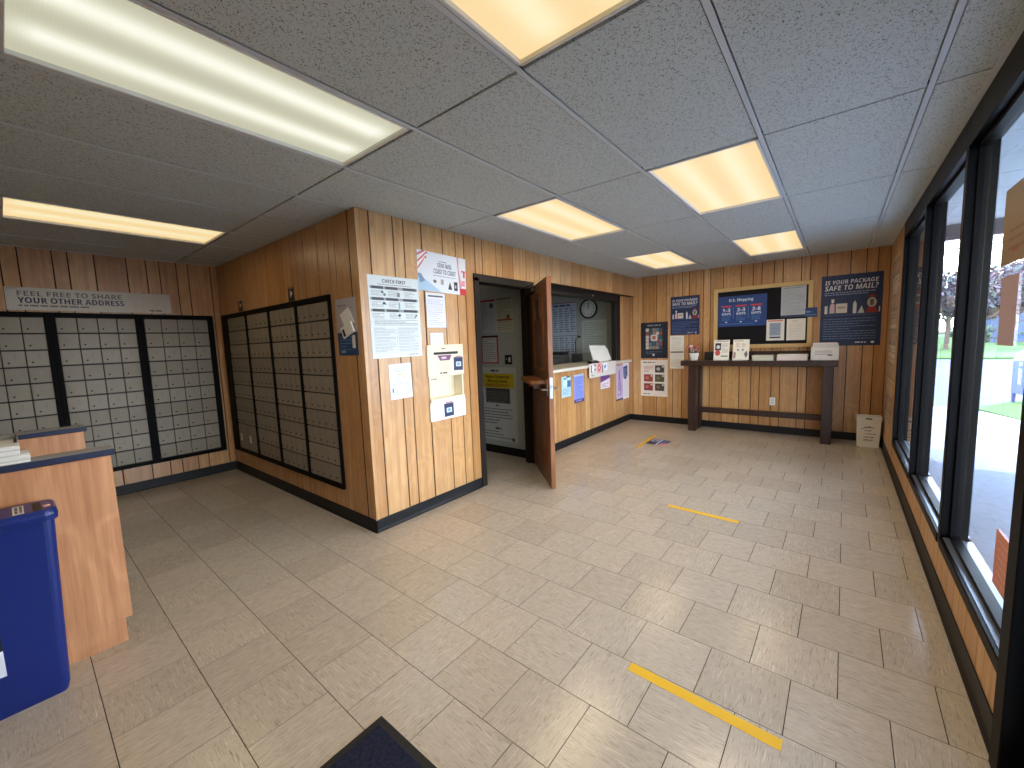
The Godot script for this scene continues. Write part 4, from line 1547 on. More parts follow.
# ================================================================ table by the back wall
func build_table() -> void:
	var t := thing("writing_table", "long dark brown standing table under the notice board", "table", Vector3(-0.935, 0, -6.64))
	part(t, "tabletop", boxes([[Vector3(-0.94, 0.995, -0.22), Vector3(0.94, 1.072, 0.19)]], 0.006), M.dark_wood)
	part(t, "back_rail", boxes([[Vector3(-0.66, 1.072, -0.24), Vector3(0.80, 1.19, -0.215)]], 0.003), M.dark_wood)
	for x in [-0.83, 0.79]:
		part(t, "leg", boxes([[Vector3(x, 0, 0.03), Vector3(x + 0.11, 0.995, 0.17)]], 0.005), M.dark_wood)
		part(t, "leg", boxes([[Vector3(x, 0, -0.21), Vector3(x + 0.11, 0.995, -0.09)]], 0.005), M.dark_wood)
		part(t, "leg_brace", boxes([[Vector3(x + 0.02, 0.24, -0.09), Vector3(x + 0.09, 0.34, 0.03)]], 0.003), M.dark_wood)
	part(t, "stretcher", boxes([[Vector3(-0.72, 0.265, -0.07), Vector3(0.79, 0.345, -0.03)]], 0.004), M.dark_wood)
	var y := 1.0725
	var fb := thing("flower_basket", "small white basket of pink and white flowers at the table's left end", "flowers", Vector3(-1.715, y, -6.58))
	fb.scale = Vector3(1.2, 1.1, 1.2)
	part(fb, "basket", lathe([Vector2(0, 0), Vector2(0.042, 0), Vector2(0.062, 0.10), Vector2(0.055, 0.10), Vector2(0.04, 0.01)], 14), M.white_plastic)
	part(fb, "handle", tube([Vector3(-0.058, 0.095, 0), Vector3(-0.05, 0.16, 0), Vector3(0, 0.19, 0), Vector3(0.05, 0.16, 0), Vector3(0.058, 0.095, 0)], 0.005, 6), M.dark_trim)
	part(fb, "soil", lathe([Vector2(0.054, 0.088), Vector2(0.0, 0.094)], 14), M.dark_trim)
	var r := RandomNumberGenerator.new()
	r.seed = 19
	var petals := [mat(rgb(226, 160, 168), 0.7), mat(rgb(236, 214, 214), 0.7), mat(rgb(196, 92, 104), 0.7)]
	var bloom := begin()
	for k in 7:
		var a := TAU * k / 7.0
		quad(bloom, Vector3.ZERO, Vector3(cos(a - 0.4), 0.35, sin(a - 0.4)) * 0.016, Vector3(cos(a), 0.5, sin(a)) * 0.028, Vector3(cos(a + 0.4), 0.35, sin(a + 0.4)) * 0.016)
	var bm := bloom.commit()
	for k in 26:
		var a := r.randf() * TAU
		var q := Vector3(cos(a) * r.randf_range(0.01, 0.085), r.randf_range(0.11, 0.19), sin(a) * r.randf_range(0.01, 0.07))
		var st := part(fb, "flower", bm, petals[k % 3], q, Vector3(r.randf_range(-0.8, 0.8), r.randf() * 3, r.randf_range(-0.8, 0.8)))
		part(st, "stem", tube([Vector3.ZERO, st.basis.inverse() * (Vector3(q.x * 0.4, 0.07, q.z * 0.4) - q)], 0.002, 5), mat(rgb(70, 100, 50), 0.8))
	solo("black_box", bx(0.12, 0.12, 0.10, 0.004), M.black, "small plain black box between the flower basket and the booklet stands", "box", Vector3(-1.525, y + 0.06, -6.70))
	# two booklets in easel stands
	var c := canvas(0.21, 0.30, 160, rgb(234, 228, 214))
	c.rows(10, 7, 80, 1, 8, 4.5, rgb(90, 88, 90), 306)
	c.rect(8, 22, 38, 52, rgb(44, 40, 44))
	c.ell(28, 50, 12, 14, rgb(206, 206, 210))
	c.ell(26, 92, 17, 20, rgb(190, 74, 66))
	c.rows(54, 24, 38, 10, 7, 2.4, rgb(150, 146, 136), 71)
	c.rect(48, 112, 44, 7, rgb(50, 60, 66))
	booklet(c, "white booklet with a red and black picture on the table's left stand", Vector3(-1.335, y, -6.60))
	c = canvas(0.21, 0.30, 160, rgb(236, 230, 212))
	c.rows(8, 8, 84, 1, 8, 4.5, rgb(110, 100, 96), 307)
	c.rows(20, 26, 24, 4, 8, 3, rgb(200, 120, 110), 72)
	c.rows(56, 26, 30, 4, 8, 3, rgb(150, 140, 130), 73)
	c.ell(32, 72, 6, 6, rgb(110, 104, 100))
	c.ell(62, 72, 6, 6, rgb(110, 104, 100))
	c.poly([Vector2(4, 130), Vector2(6, 84), Vector2(20, 92), Vector2(18, 132)], rgb(170, 130, 140))
	c.poly([Vector2(70, 100), Vector2(86, 78), Vector2(94, 104), Vector2(84, 132)], rgb(110, 100, 110))
	booklet(c, "cream booklet with two figures standing second on the table", Vector3(-1.085, y, -6.60))
	paper_pile("form_pile", "low pile of cream forms lying in the middle of the table", Vector3(-0.81, y, -6.62), Vector3(0.26, 0.07, 0.2), [rgb(222, 216, 198), rgb(206, 200, 184)])
	paper_pile("envelope_pile", "pinkish pile of envelopes right of the cream forms on the table", Vector3(-0.48, y, -6.62), Vector3(0.34, 0.08, 0.2), [rgb(222, 196, 190), rgb(232, 222, 214)])
	var fh := thing("form_holder", "white stepped form holder full of slips at the table's right end", "form holder", Vector3(-0.135, y, -6.60))
	part(fh, "front_pocket", boxes([[Vector3(-0.145, 0, 0.02), Vector3(0.145, 0.165, 0.028)], [Vector3(-0.145, 0, -0.09), Vector3(-0.139, 0.165, 0.028)], [Vector3(0.139, 0, -0.09), Vector3(0.145, 0.165, 0.028)], [Vector3(-0.145, 0, -0.09), Vector3(0.145, 0.006, 0.028)]], 0.001), M.white_plastic)
	part(fh, "back_pocket", boxes([[Vector3(-0.145, 0, -0.09), Vector3(0.145, 0.18, -0.084)]], 0.001), M.white_plastic)
	for k in 5:
		part(fh, "slip", bx(0.25, 0.20, 0.004), mat([rgb(226, 208, 200), rgb(214, 210, 204), rgb(232, 228, 220)][k % 3], 0.7), Vector3(-0.005 + 0.004 * k, 0.125 - 0.004 * k, -0.06 + 0.014 * k), Vector3(-0.05, 0, 0))
	c = canvas(0.2, 0.1, 128, rgb(228, 222, 214))
	c.rows(10, 10, 70, 3, 9, 3, rgb(120, 112, 110), 76)
	c.rect(62, 30, 20, 6, rgb(80, 80, 84))
	part(fh, "slip_print", card(0.25, 0.12, 0.001), printed(c), Vector3(0, 0.085, 0.029))

	# container in the corner with writing
	var w := thing("waste_container", "white plastic container with handwriting in the back corner", "container", Vector3(0.325, 0, -6.66))
	var st2 := begin()
	var lo := 0.102
	var hi := 0.116
	var hgt := 0.37
	for q in 4:
		var a0 := PI / 4 + PI / 2 * q
		var a1 := a0 + PI / 2
		var f := sqrt(2.0)
		var p0 := Vector3(cos(a0) * lo * f, 0.001, sin(a0) * lo * f)
		var p1 := Vector3(cos(a1) * lo * f, 0.001, sin(a1) * lo * f)
		var q0 := Vector3(cos(a0) * hi * f, hgt, sin(a0) * hi * f)
		var q1 := Vector3(cos(a1) * hi * f, hgt, sin(a1) * hi * f)
		flip_quad(st2, p0, p1, q1, q0, Vector3(0, hgt / 2, 0))
		var i0 := q0 * Vector3(0.95, 1, 0.95)
		var i1 := q1 * Vector3(0.95, 1, 0.95)
		flip_quad(st2, q0, q1, i1, i0, Vector3(0, -1, 0))
		var j0 := p0 * Vector3(0.95, 1, 0.95) + Vector3(0, 0.01, 0)
		var j1 := p1 * Vector3(0.95, 1, 0.95) + Vector3(0, 0.01, 0)
		flip_quad(st2, i0, i1, j1, j0, (i0 + i1 + j0 + j1) * 0.5)
	quad(st2, Vector3(-lo, 0.011, lo), Vector3(lo, 0.011, lo), Vector3(lo, 0.011, -lo), Vector3(-lo, 0.011, -lo))
	part(w, "tub", st2.commit(), M.white_plastic)
	part(w, "rim", boxes([[Vector3(-0.124, 0.335, 0.108), Vector3(0.124, 0.372, 0.124)], [Vector3(-0.124, 0.335, -0.124), Vector3(0.124, 0.372, -0.108)], [Vector3(-0.124, 0.335, -0.124), Vector3(-0.108, 0.372, 0.124)], [Vector3(0.108, 0.335, -0.124), Vector3(0.124, 0.372, 0.124)]], 0.004), M.white_plastic)
	part(w, "hand_hole", boxes([[Vector3(-0.03, 0.350, 0.1235), Vector3(0.03, 0.366, 0.1246)]]), M.black)
	c = canvas(0.16, 0.24, 128, rgb(228, 226, 216))
	c.scribble(26, 30, 56, 8, 1.6, rgb(46, 42, 38), 1)
	c.scribble(30, 56, 38, 6, 1.5, rgb(46, 42, 38), 2)
	c.scribble(34, 80, 56, 6, 1.3, rgb(70, 66, 60), 3)
	c.scribble(26, 108, 56, 7, 1.4, rgb(60, 56, 50), 4)
	c.scribble(26, 128, 52, 5, 1.3, rgb(70, 66, 60), 5)
	c.poly([Vector2(4, 44), Vector2(6, 46), Vector2(60, 18), Vector2(58, 16)], rgb(60, 56, 50))
	c.rows(24, 130, 56, 2, 6, 2, rgb(90, 86, 78), 77)
	part(w, "handwriting", card(0.165, 0.235, 0.001), printed(c), Vector3(0.0, 0.175, 0.1098), Vector3(deg_to_rad(2.2), 0, 0))
	var ol := thing("wall_outlet", "small white double wall outlet on the panelling under the table", "outlet", Vector3(-0.72, 0.43, ZB + 0.001))
	part(ol, "plate", bx(0.07, 0.115, 0.006, 0.002), M.white_plastic, Vector3(0, 0.03, 0.003))
	for k in 2:
		part(ol, "socket", bx(0.034, 0.028, 0.003, 0.001), M.paper_grey, Vector3(0, 0.01 + 0.042 * k, 0.007))


func booklet(c: Canvas, label: String, at: Vector3) -> void:
	var t := thing("booklet_stand", label, "booklet", at)
	part(t, "booklet", card(0.205, 0.295, 0.006), printed(c), Vector3(0, 0.15, 0.02), Vector3(deg_to_rad(-12), 0, 0))
	part(t, "stand", boxes([[Vector3(-0.09, 0.0, -0.06), Vector3(0.09, 0.006, 0.075)], [Vector3(-0.09, 0.0, 0.068), Vector3(0.09, 0.02, 0.075)]], 0.001), M.white_plastic)
	part(t, "prop", boxes([[Vector3(-0.07, 0.0, -0.003), Vector3(0.07, 0.2, 0.0)]]), M.white_plastic, Vector3(0, 0.004, -0.03), Vector3(deg_to_rad(-4), 0, 0))


func paper_pile(called: String, label: String, at: Vector3, size: Vector3, tones: Array) -> void:
	var t := thing(called, label, "papers", at)
	var n := 6
	var r := RandomNumberGenerator.new()
	r.seed = int(absf(at.x) * 1000)
	for k in n:
		part(t, "bundle", bx(size.x * r.randf_range(0.95, 1.0), size.y / n, size.z, 0.002), mat(tones[k % tones.size()], 0.75), Vector3(r.randf_range(-0.005, 0.005), size.y * (k + 0.5) / n + 0.0003, r.randf_range(-0.006, 0.006)), Vector3(0, r.randf_range(-0.03, 0.03), 0))


# ================================================================ sheets on the walls
func safe_poster(px: int, w: float, h: float) -> Canvas:
	var navy := rgb(24, 44, 84)
	var white := rgb(226, 228, 232)
	var c := canvas(w, h, px, navy)
	c.text("IS YOUR PACKAGE", 6, 19, 8.2, white, 0.0, 86, true, 0.12)
	c.text("SAFE TO MAIL?", 6, 32, 10.2, white, 0.0, 86, true, 0.12)
	c.rows(6, 36, 84, 2, 4.2, 1.8, rgb(150, 164, 190), 81)
	# bottles, box and lantern
	c.rect(7, 64, 5, 17, rgb(206, 206, 200))
	c.poly([Vector2(15, 80), Vector2(16, 62), Vector2(20, 58), Vector2(24, 62), Vector2(24, 80)], rgb(206, 180, 186))
	c.rect(18, 50, 5, 8, rgb(214, 216, 216))
	c.rect(26, 60, 19, 20, rgb(210, 204, 196))
	c.rect(29, 66, 13, 5, rgb(176, 160, 140))
	c.poly([Vector2(54, 82), Vector2(54, 62), Vector2(57, 55), Vector2(60, 62), Vector2(60, 82)], rgb(214, 216, 214))
	c.poly([Vector2(62, 82), Vector2(68, 66), Vector2(73, 82)], rgb(190, 196, 200))
	c.ell(84, 61, 7.5, 10, rgb(180, 176, 160))
	c.rect(81, 55, 6, 12, rgb(90, 84, 70))
	c.poly([Vector2(76, 50), Vector2(84, 44), Vector2(92, 50)], rgb(146, 34, 40))
	c.poly([Vector2(74, 82), Vector2(78, 70), Vector2(90, 70), Vector2(94, 82)], rgb(146, 34, 40))
	c.rect(95, 70, 2, 11, rgb(214, 210, 200))
	c.rect(10, 84, 80, 1.5, rgb(64, 86, 128))
	c.rows(6, 92, 86, 9, 5.2, 1.7, rgb(104, 122, 160), 82)
	c.rows(60, c.tall - 8, 18, 1, 4, 2.2, white, 83)
	c.ell(88, c.tall - 7, 3, 2.4, white)
	return c


func build_wall_papers() -> void:
	var x := XC + 0.0025
	var ink := rgb(44, 46, 50)
	# --- panelled wall beside the door
	var c := canvas(0.475, 0.635, 320, rgb(222, 232, 236))
	c.text("CHECK FIRST", 50, 11, 5.6, ink, 0.5, 46)
	c.rows(18, 13.5, 66, 1, 3, 1.2, rgb(110, 116, 122), 91)
	for k in 3:
		var y: float = [17.0, 35.0, 53.5][k]
		c.rect(3, y, 94, 4.6, rgb(150, 160, 166))
		for j in 3:
			c.rect([6, 32, 66][j], y, [22, 24, 28][j], 4.6, rgb(56, 64, 72))
		for j in 3:
			c.rows(5 + 32 * j, y + 7, 22, 4, 2.4, 1, rgb(150, 156, 160), 92 + k * 3 + j)
	c.ell(26, 26, 2.4, 2.4, rgb(96, 110, 124))
	c.ell(30, 30, 2.6, 2.2, rgb(96, 110, 124))
	c.rect(54, 26, 6, 7, rgb(120, 126, 136))
	c.poly([Vector2(24, 46), Vector2(28, 41), Vector2(33, 46)], rgb(50, 60, 66))
	c.rect(56, 43, 3, 10, rgb(110, 170, 200))
	c.ell(57, 63, 2.6, 2.2, rgb(50, 60, 66))
	c.poly([Vector2(88, 66), Vector2(93, 60), Vector2(94, 62), Vector2(90, 67)], rgb(70, 74, 80))
	c.rows(8, 71, 86, 4, 2.6, 1.1, rgb(140, 148, 152), 101)
	c.rect(48.8, 84, 0.6, 36, rgb(140, 150, 156))
	for k in 8:
		c.rows(6, 84 + k * 5.2, 40, 2, 1.9, 0.8, rgb(150, 158, 164), 102 + k)
		c.rows(52, 84 + k * 5.2, 42, 2, 1.9, 0.8, rgb(150, 158, 164), 112 + k)
		c.rect(4, 88.2 + k * 5.2, 92, 0.4, rgb(176, 184, 190))
	c.rows(72, 129, 18, 1, 2, 1.4, rgb(110, 118, 124), 122)
	sheet("notice", c, "large white CHECK FIRST notice with black bands beside the corner", "notice", Vector3(x, 1.676, -2.0), "x", 0.475, 0.635, 0.5, 0.0015, deg_to_rad(0.3))
	c = canvas(0.565, 0.335, 256, rgb(226, 234, 244))
	for k in 6:
		c.poly([Vector2(0, 6 + k * 5), Vector2(20 - k * 1.0, -6 + k * 3.2), Vector2(22 - k * 1.0, -3.5 + k * 3.2), Vector2(0, 8.5 + k * 5)], rgb(206, 92, 108) if k % 2 == 0 else rgb(240, 240, 246))
	c.poly([Vector2(0, 36), Vector2(10, 40), Vector2(30, 50), Vector2(46, 59), Vector2(0, 59)], rgb(170, 204, 232))
	c.poly([Vector2(0, 34), Vector2(6, 34), Vector2(14, 44), Vector2(4, 48)], rgb(110, 140, 176))
	c.text("SEND MAIL", 54, 21, 6.6, rgb(70, 84, 120), 0.5, 30)
	c.text("COAST TO COAST", 54, 31, 7.2, rgb(70, 84, 120), 0.5, 46)
	c.rows(42, 11.5, 18, 1, 2, 1.4, rgb(120, 130, 150), 131)
	c.rows(30, 33.6, 48, 1, 2, 1.2, rgb(150, 160, 176), 132)
	c.ell(33, 43, 3.4, 2.6, rgb(110, 100, 96))
	c.rect(45, 39, 6, 8, rgb(176, 160, 150))
	c.poly([Vector2(60, 53), Vector2(64, 41), Vector2(69, 53)], rgb(36, 38, 44))
	c.rect(73, 40, 8, 14, rgb(34, 36, 42))
	c.rect(75, 45, 3, 5, rgb(200, 204, 210))
	c.poly([Vector2(80, 0), Vector2(84, 0), Vector2(84, 20), Vector2(90, 44), Vector2(86, 59), Vector2(84, 40)], rgb(206, 150, 164))
	c.rect(90, 20, 9, 2.6, rgb(214, 60, 84))
	c.rect(94, 22, 4, 9, rgb(214, 60, 84))
	c.rect(90, 36, 8, 9, rgb(226, 150, 166))
	c.rect(86, 49, 14, 11, rgb(206, 44, 58))
	sheet("poster", c, "red, white and blue SEND MAIL COAST TO COAST poster near the door top", "poster", Vector3(x, 2.073, -2.52), "x", 0.565, 0.335, 0.4, 0.002, deg_to_rad(-1.2))
	c = canvas(0.22, 0.30, 128, rgb(228, 232, 244))
	c.rect(12, 10, 76, 6, rgb(70, 76, 92))
	c.rows(10, 26, 78, 13, 8, 2.2, rgb(170, 176, 206), 141)
	sheet("notice", c, "white letter-size notice with a dark heading below the coast poster", "notice", Vector3(x, 1.747, -2.42), "x", 0.22, 0.30)
	c = canvas(0.15, 0.11, 96, rgb(232, 232, 230))
	c.rows(12, 14, 72, 5, 11, 3, rgb(170, 170, 176), 142)
	sheet("note", c, "small white note directly above the mail drop", "note", Vector3(x, 1.50, -2.411), "x", 0.15, 0.105)
	c = canvas(0.215, 0.285, 128, rgb(230, 234, 242))
	c.rows(20, 16, 56, 3, 6, 2, rgb(150, 156, 176), 143)
	c.rect(36, 38, 22, 4, rgb(226, 196, 90))
	c.rows(12, 50, 74, 9, 8, 2, rgb(160, 166, 186), 144)
	c.rect(10, 90, 5, 16, rgb(60, 66, 90))
	sheet("notice", c, "white notice with a yellow mark below the CHECK FIRST notice", "notice", Vector3(x, 1.165, -2.005), "x", 0.215, 0.285, 0.5, 0.0015, deg_to_rad(1.0))
	mail_drop()
	# --- alcove side wall
	c = canvas(0.285, 0.44, 160, rgb(176, 172, 176))
	c.rect(0, 92, 100, 63, rgb(24, 62, 108))
	c.rows(8, 16, 60, 1, 8, 5, rgb(130, 128, 134), 308)
	c.rect(8, 26, 76, 1.4, rgb(120, 118, 124))
	c.poly([Vector2(26, 52), Vector2(78, 34), Vector2(96, 66), Vector2(40, 84)], rgb(206, 198, 196))
	c.poly([Vector2(66, 42), Vector2(74, 40), Vector2(72, 66), Vector2(66, 66)], rgb(140, 50, 50))
	c.rows(10, 102, 60, 5, 9, 3, rgb(96, 136, 176), 151)
	c.rect(14, 142, 22, 5, rgb(160, 180, 206))
	var pk := thing("leaflet_poster", "grey and blue poster with leaflets in clips beside the grey mailboxes", "poster", Vector3(-2.99, 1.39, ZS + 0.0025))
	part(pk, "poster", card(0.285, 0.44, 0.002), printed(c), Vector3(0, 0.22, 0))
	part(pk, "leaflet", card(0.15, 0.12, 0.004), M.paper, Vector3(0.03, 0.285, 0.012), Vector3(0.15, 0, 0.35))
	var lf := part(pk, "leaflet", card(0.17, 0.085, 0.012), M.paper, Vector3(0.035, 0.195, 0.016), Vector3(0.12, 0, 0.30))
	part(lf, "window_cutout", bx(0.03, 0.055, 0.002), M.black, Vector3(-0.05, -0.005, 0.007))
	part(pk, "tag", bx(0.04, 0.10, 0.004, 0.002), M.paper_grey, Vector3(0.095, 0.105, 0.006))
	for k in 2:
		c = canvas(0.1, 0.12, 96, rgb(20, 20, 22))
		c.poly([Vector2(34, 24), Vector2(76, 56), Vector2(34, 92)], rgb(220, 220, 214))
		c.rect(10, 2, 80, 14, rgb(196, 110, 90) if k == 0 else rgb(190, 188, 180))
		sheet("arrow_sign", c, ["small black sign with a white arrow and red top above the mailboxes, nearer the lobby", "small black sign with a white arrow above the mailboxes, nearer the corner"][k], "sign", Vector3([-3.895, -5.155][k], [1.953, 1.953][k], ZS + 0.0025), "z", 0.115, 0.125, 0.5, 0.003)
	# --- banner wall
	c = canvas(1.155, 0.205, 640, rgb(206, 202, 190))
	c.text("FEEL FREE TO SHARE", 6, 6.6, 3.9, rgb(112, 108, 102), 0.0, 60)
	c.text("YOUR OTHER ADDRESS", 6, 12.2, 4.4, rgb(30, 32, 76), 0.0, 61)
	c.rows(6, 13.6, 52, 1, 2, 1.2, rgb(110, 106, 104), 161)
	c.rows(84, 15.0, 9, 1, 2, 1.3, rgb(120, 110, 110), 162)
	banner(c)
	# --- inside the office door
	var z := -3.97 + 0.0025
	c = canvas(0.28, 0.44, 128, rgb(182, 184, 184))
	c.rect(4, 3, 90, 9, rgb(146, 50, 60))
	c.ell(72, 32, 12, 12, rgb(80, 76, 62))
	c.rows(6, 20, 44, 16, 8, 3, rgb(130, 134, 138), 171)
	c.rows(54, 54, 38, 12, 8, 3, rgb(150, 152, 154), 172)
	sheet("wall_poster", c, "grey labour poster with a red top in the office passage", "poster", Vector3(-3.545, 1.79, z), "z", 0.275, 0.43)
	c = canvas(0.28, 0.44, 128, rgb(186, 182, 160))
	c.rect(4, 3, 90, 7, rgb(110, 106, 70))
	c.rows(6, 16, 84, 12, 8, 3, rgb(140, 138, 112), 173)
	c.rect(2, 98, 96, 6, rgb(150, 60, 50))
	c.ell(72, 88, 10, 10, rgb(96, 88, 56))
	c.rows(6, 110, 84, 5, 8, 3, rgb(140, 138, 112), 174)
	sheet("wall_poster", c, "yellowish labour poster with a red stripe in the office passage", "poster", Vector3(-3.27, 1.79, z), "z", 0.265, 0.43)
	c = canvas(0.3, 0.36, 128, rgb(176, 40, 46))
	c.rect(8, 0, 92, 8, rgb(30, 26, 28))
	c.rect(8, 9, 84, 106, rgb(190, 190, 178))
	c.rows(14, 16, 70, 12, 8, 3, rgb(120, 120, 112), 175)
	sheet("wall_poster", c, "red-bordered white notice in the office passage", "poster", Vector3(-3.54, 1.36, z), "z", 0.295, 0.36)
	var sw := thing("light_switch", "dark switch plate with a pale rocker in the office passage", "switch", Vector3(-3.232, 1.17, z - 0.0015))
	part(sw, "plate", bx(0.115, 0.12, 0.006, 0.002), M.black, Vector3(0, 0.06, 0.003))
	part(sw, "rocker", bx(0.03, 0.06, 0.006, 0.002), M.paper_grey, Vector3(0.02, 0.06, 0.008))
	part(sw, "indicator", bx(0.012, 0.016, 0.003), M.paper_grey, Vector3(-0.028, 0.065, 0.007))
	c = canvas(0.60, 0.92, 256, rgb(190, 192, 186))
	c.rows(30, 5, 22, 1, 8, 4, rgb(70, 70, 70), 309)
	c.rect(2, 13, 92, 29, rgb(196, 172, 34))
	c.text("Report Suspected", 48, 22, 5.6, rgb(36, 34, 28), 0.5, 66)
	c.text("Missing Items", 48, 31, 5.6, rgb(36, 34, 28), 0.5, 56)
	c.text("IMMEDIATELY !", 48, 40, 6.0, rgb(120, 30, 26), 0.5, 66)
	c.rect(14, 43, 68, 31, rgb(74, 74, 72))
	c.rows(18, 50, 58, 5, 5, 2.4, rgb(110, 110, 106), 176)
	c.rows(42, 78, 9, 1, 8, 3, rgb(60, 60, 60), 310)
	c.rows(8, 86, 80, 6, 6, 1.8, rgb(80, 80, 78), 177)
	c.rows(38, 126, 18, 1, 8, 4, rgb(60, 60, 60), 311)
	c.rows(8, 134, 80, 3, 6, 1.8, rgb(80, 80, 78), 178)
	c.ell(88, 148, 4, 4, rgb(110, 84, 40))
	sheet("wall_poster", c, "tall poster with a yellow Report Suspected heading in the office passage", "poster", Vector3(-3.42, 0.65, z), "z", 0.595, 0.96)
	# --- back wall
	z = ZB + 0.0025
	c = canvas(0.455, 0.60, 192, rgb(24, 30, 48))
	c.rows(24, 9, 50, 1, 8, 5, rgb(140, 146, 158), 312)
	var r := RandomNumberGenerator.new()
	r.seed = 88
	for j in 6:
		for i in 5:
			c.rect(19 + i * 12.5, 22 + j * 13, 11.5, 12, [rgb(150, 74, 62), rgb(96, 116, 132), rgb(198, 190, 176), rgb(70, 60, 66), rgb(140, 130, 120), rgb(58, 84, 96)][r.randi() % 6])
	c.rect(38, 46, 24, 22, rgb(214, 206, 196))
	c.rect(43, 50, 13, 13, rgb(176, 96, 74))
	c.rows(20, 108, 60, 2, 6, 2, rgb(110, 120, 150), 181)
	c.ell(48, 120, 4, 4, rgb(210, 210, 214))
	sheet("poster", c, "dark navy poster with a patchwork of stamps by the counter corner", "poster", Vector3(-2.435, 1.392, z), "z", 0.455, 0.60)
	c = canvas(0.455, 0.62, 192, rgb(228, 220, 206))
	c.rows(8, 7, 84, 1, 8, 4, rgb(110, 100, 94), 313)
	for j in 3:
		for i in 2:
			if j == 0 and i == 0:
				c.rows(12, 22, 34, 5, 5, 2, rgb(196, 120, 110), 182)
			else:
				c.rect(12 + i * 42, 20 + j * 34, 34, 27, [rgb(66, 60, 58), rgb(150, 62, 52), rgb(84, 78, 52), rgb(142, 58, 54), rgb(72, 62, 48)][j * 2 + i - 1])
				c.ell(24 + i * 42, 33 + j * 34, 7, 6, [rgb(190, 186, 176), rgb(196, 120, 96), rgb(124, 116, 84), rgb(190, 110, 96), rgb(120, 104, 70)][j * 2 + i - 1])
				c.rect(38 + i * 42, 22 + j * 34, 6, 6, rgb(222, 216, 204))
	c.rows(8, 126, 26, 1, 4, 3, rgb(120, 110, 104), 183)
	sheet("poster", c, "white poster with five pictured stamps below the navy stamp poster", "poster", Vector3(-2.437, 0.748, z), "z", 0.455, 0.62)
	sheet("poster", safe_poster(224, 0.445, 0.62), "smaller navy IS YOUR PACKAGE SAFE TO MAIL poster left of the notice board", "poster", Vector3(-1.943, 1.772, z), "z", 0.445, 0.615, 0.4)
	c = canvas(0.22, 0.54, 128, rgb(230, 226, 214))
	c.rows(10, 8, 76, 3, 8, 3, rgb(150, 146, 138), 184)
	c.rows(10, 38, 70, 9, 8, 2.4, rgb(176, 170, 160), 185)
	c.rect(4, 116, 92, 12, rgb(110, 108, 106))
	c.rows(10, 134, 76, 13, 8, 2.4, rgb(190, 184, 172), 186)
	sheet("notice", c, "narrow white two-part notice beneath the smaller navy safe-to-mail poster", "notice", Vector3(-2.062, 1.185, z), "z", 0.22, 0.535)
	notice_board()
	sheet("poster", safe_poster(320, 0.615, 0.92), "larger navy IS YOUR PACKAGE SAFE TO MAIL poster beside the window wall", "poster", Vector3(0.101, 1.704, z), "z", 0.612, 0.915, 0.4)
	c = canvas(0.13, 0.13, 96, rgb(24, 58, 110))
	c.rows(8, 34, 84, 1, 8, 20, rgb(110, 140, 184), 314)
	c.rect(6, 74, 88, 6, rgb(120, 150, 190))
	sheet("sticker", c, "small round-cornered blue sticker on the right edge of the notice board", "sticker", Vector3(-0.305, 1.705, ZB + 0.030), "z", 0.13, 0.125, 0.4, 0.004)
	# --- papers on the wood beside the windows
	var tints := [rgb(206, 190, 166), rgb(190, 172, 150), rgb(214, 204, 186)]
	for k in 5:
		c = canvas(0.72, 0.36, 160, tints[k % 3])
		for j in 3:
			c.rect(6 + j * 31, 6, 26, 26, rgb(120, 100, 86) if (j + k) % 2 == 0 else rgb(150, 128, 108))
			c.ell(19 + j * 31, 18, 7, 9, rgb(196, 170, 148))
			c.rows(6 + j * 31, 36, 26, 2, 5, 2, rgb(110, 96, 84), 190 + k * 3 + j)
		sheet("bulletin_sheet", c, ["topmost", "second from top", "middle", "second from bottom", "lowest"][k] + " brown bulletin sheet with small pictures on the wood beside the windows", "notice", Vector3(XR - 0.0025, 2.06 - 0.375 * k, -6.18), "-x", 0.72, 0.36)
	# --- papers on the glass
	var gx := XR + 0.0455
	c = canvas(0.42, 0.30, 128, rgb(132, 106, 68))
	c.rows(20, 40, 60, 3, 8, 3, rgb(110, 70, 44), 205)
	c.rect(30, 58, 20, 3, rgb(140, 40, 30))
	sheet("window_sign", c, "brown backside of a sign taped high on the nearest window", "sign", Vector3(gx, 1.835, -2.40), "-x", 0.42, 0.30)
	sheet("window_paper", canvas(0.20, 0.27, 32, rgb(178, 152, 154)), "pinkish paper taped below the brown sign on the nearest window", "paper", Vector3(gx, 1.502, -2.465), "-x", 0.2, 0.27)
	c = canvas(0.28, 0.22, 64, rgb(206, 130, 106))
	c.rows(12, 12, 76, 6, 11, 3, rgb(226, 170, 150), 207)
	sheet("window_paper", c, "orange-red paper taped low on the nearest window", "paper", Vector3(gx, 0.548, -2.22), "-x", 0.28, 0.22)


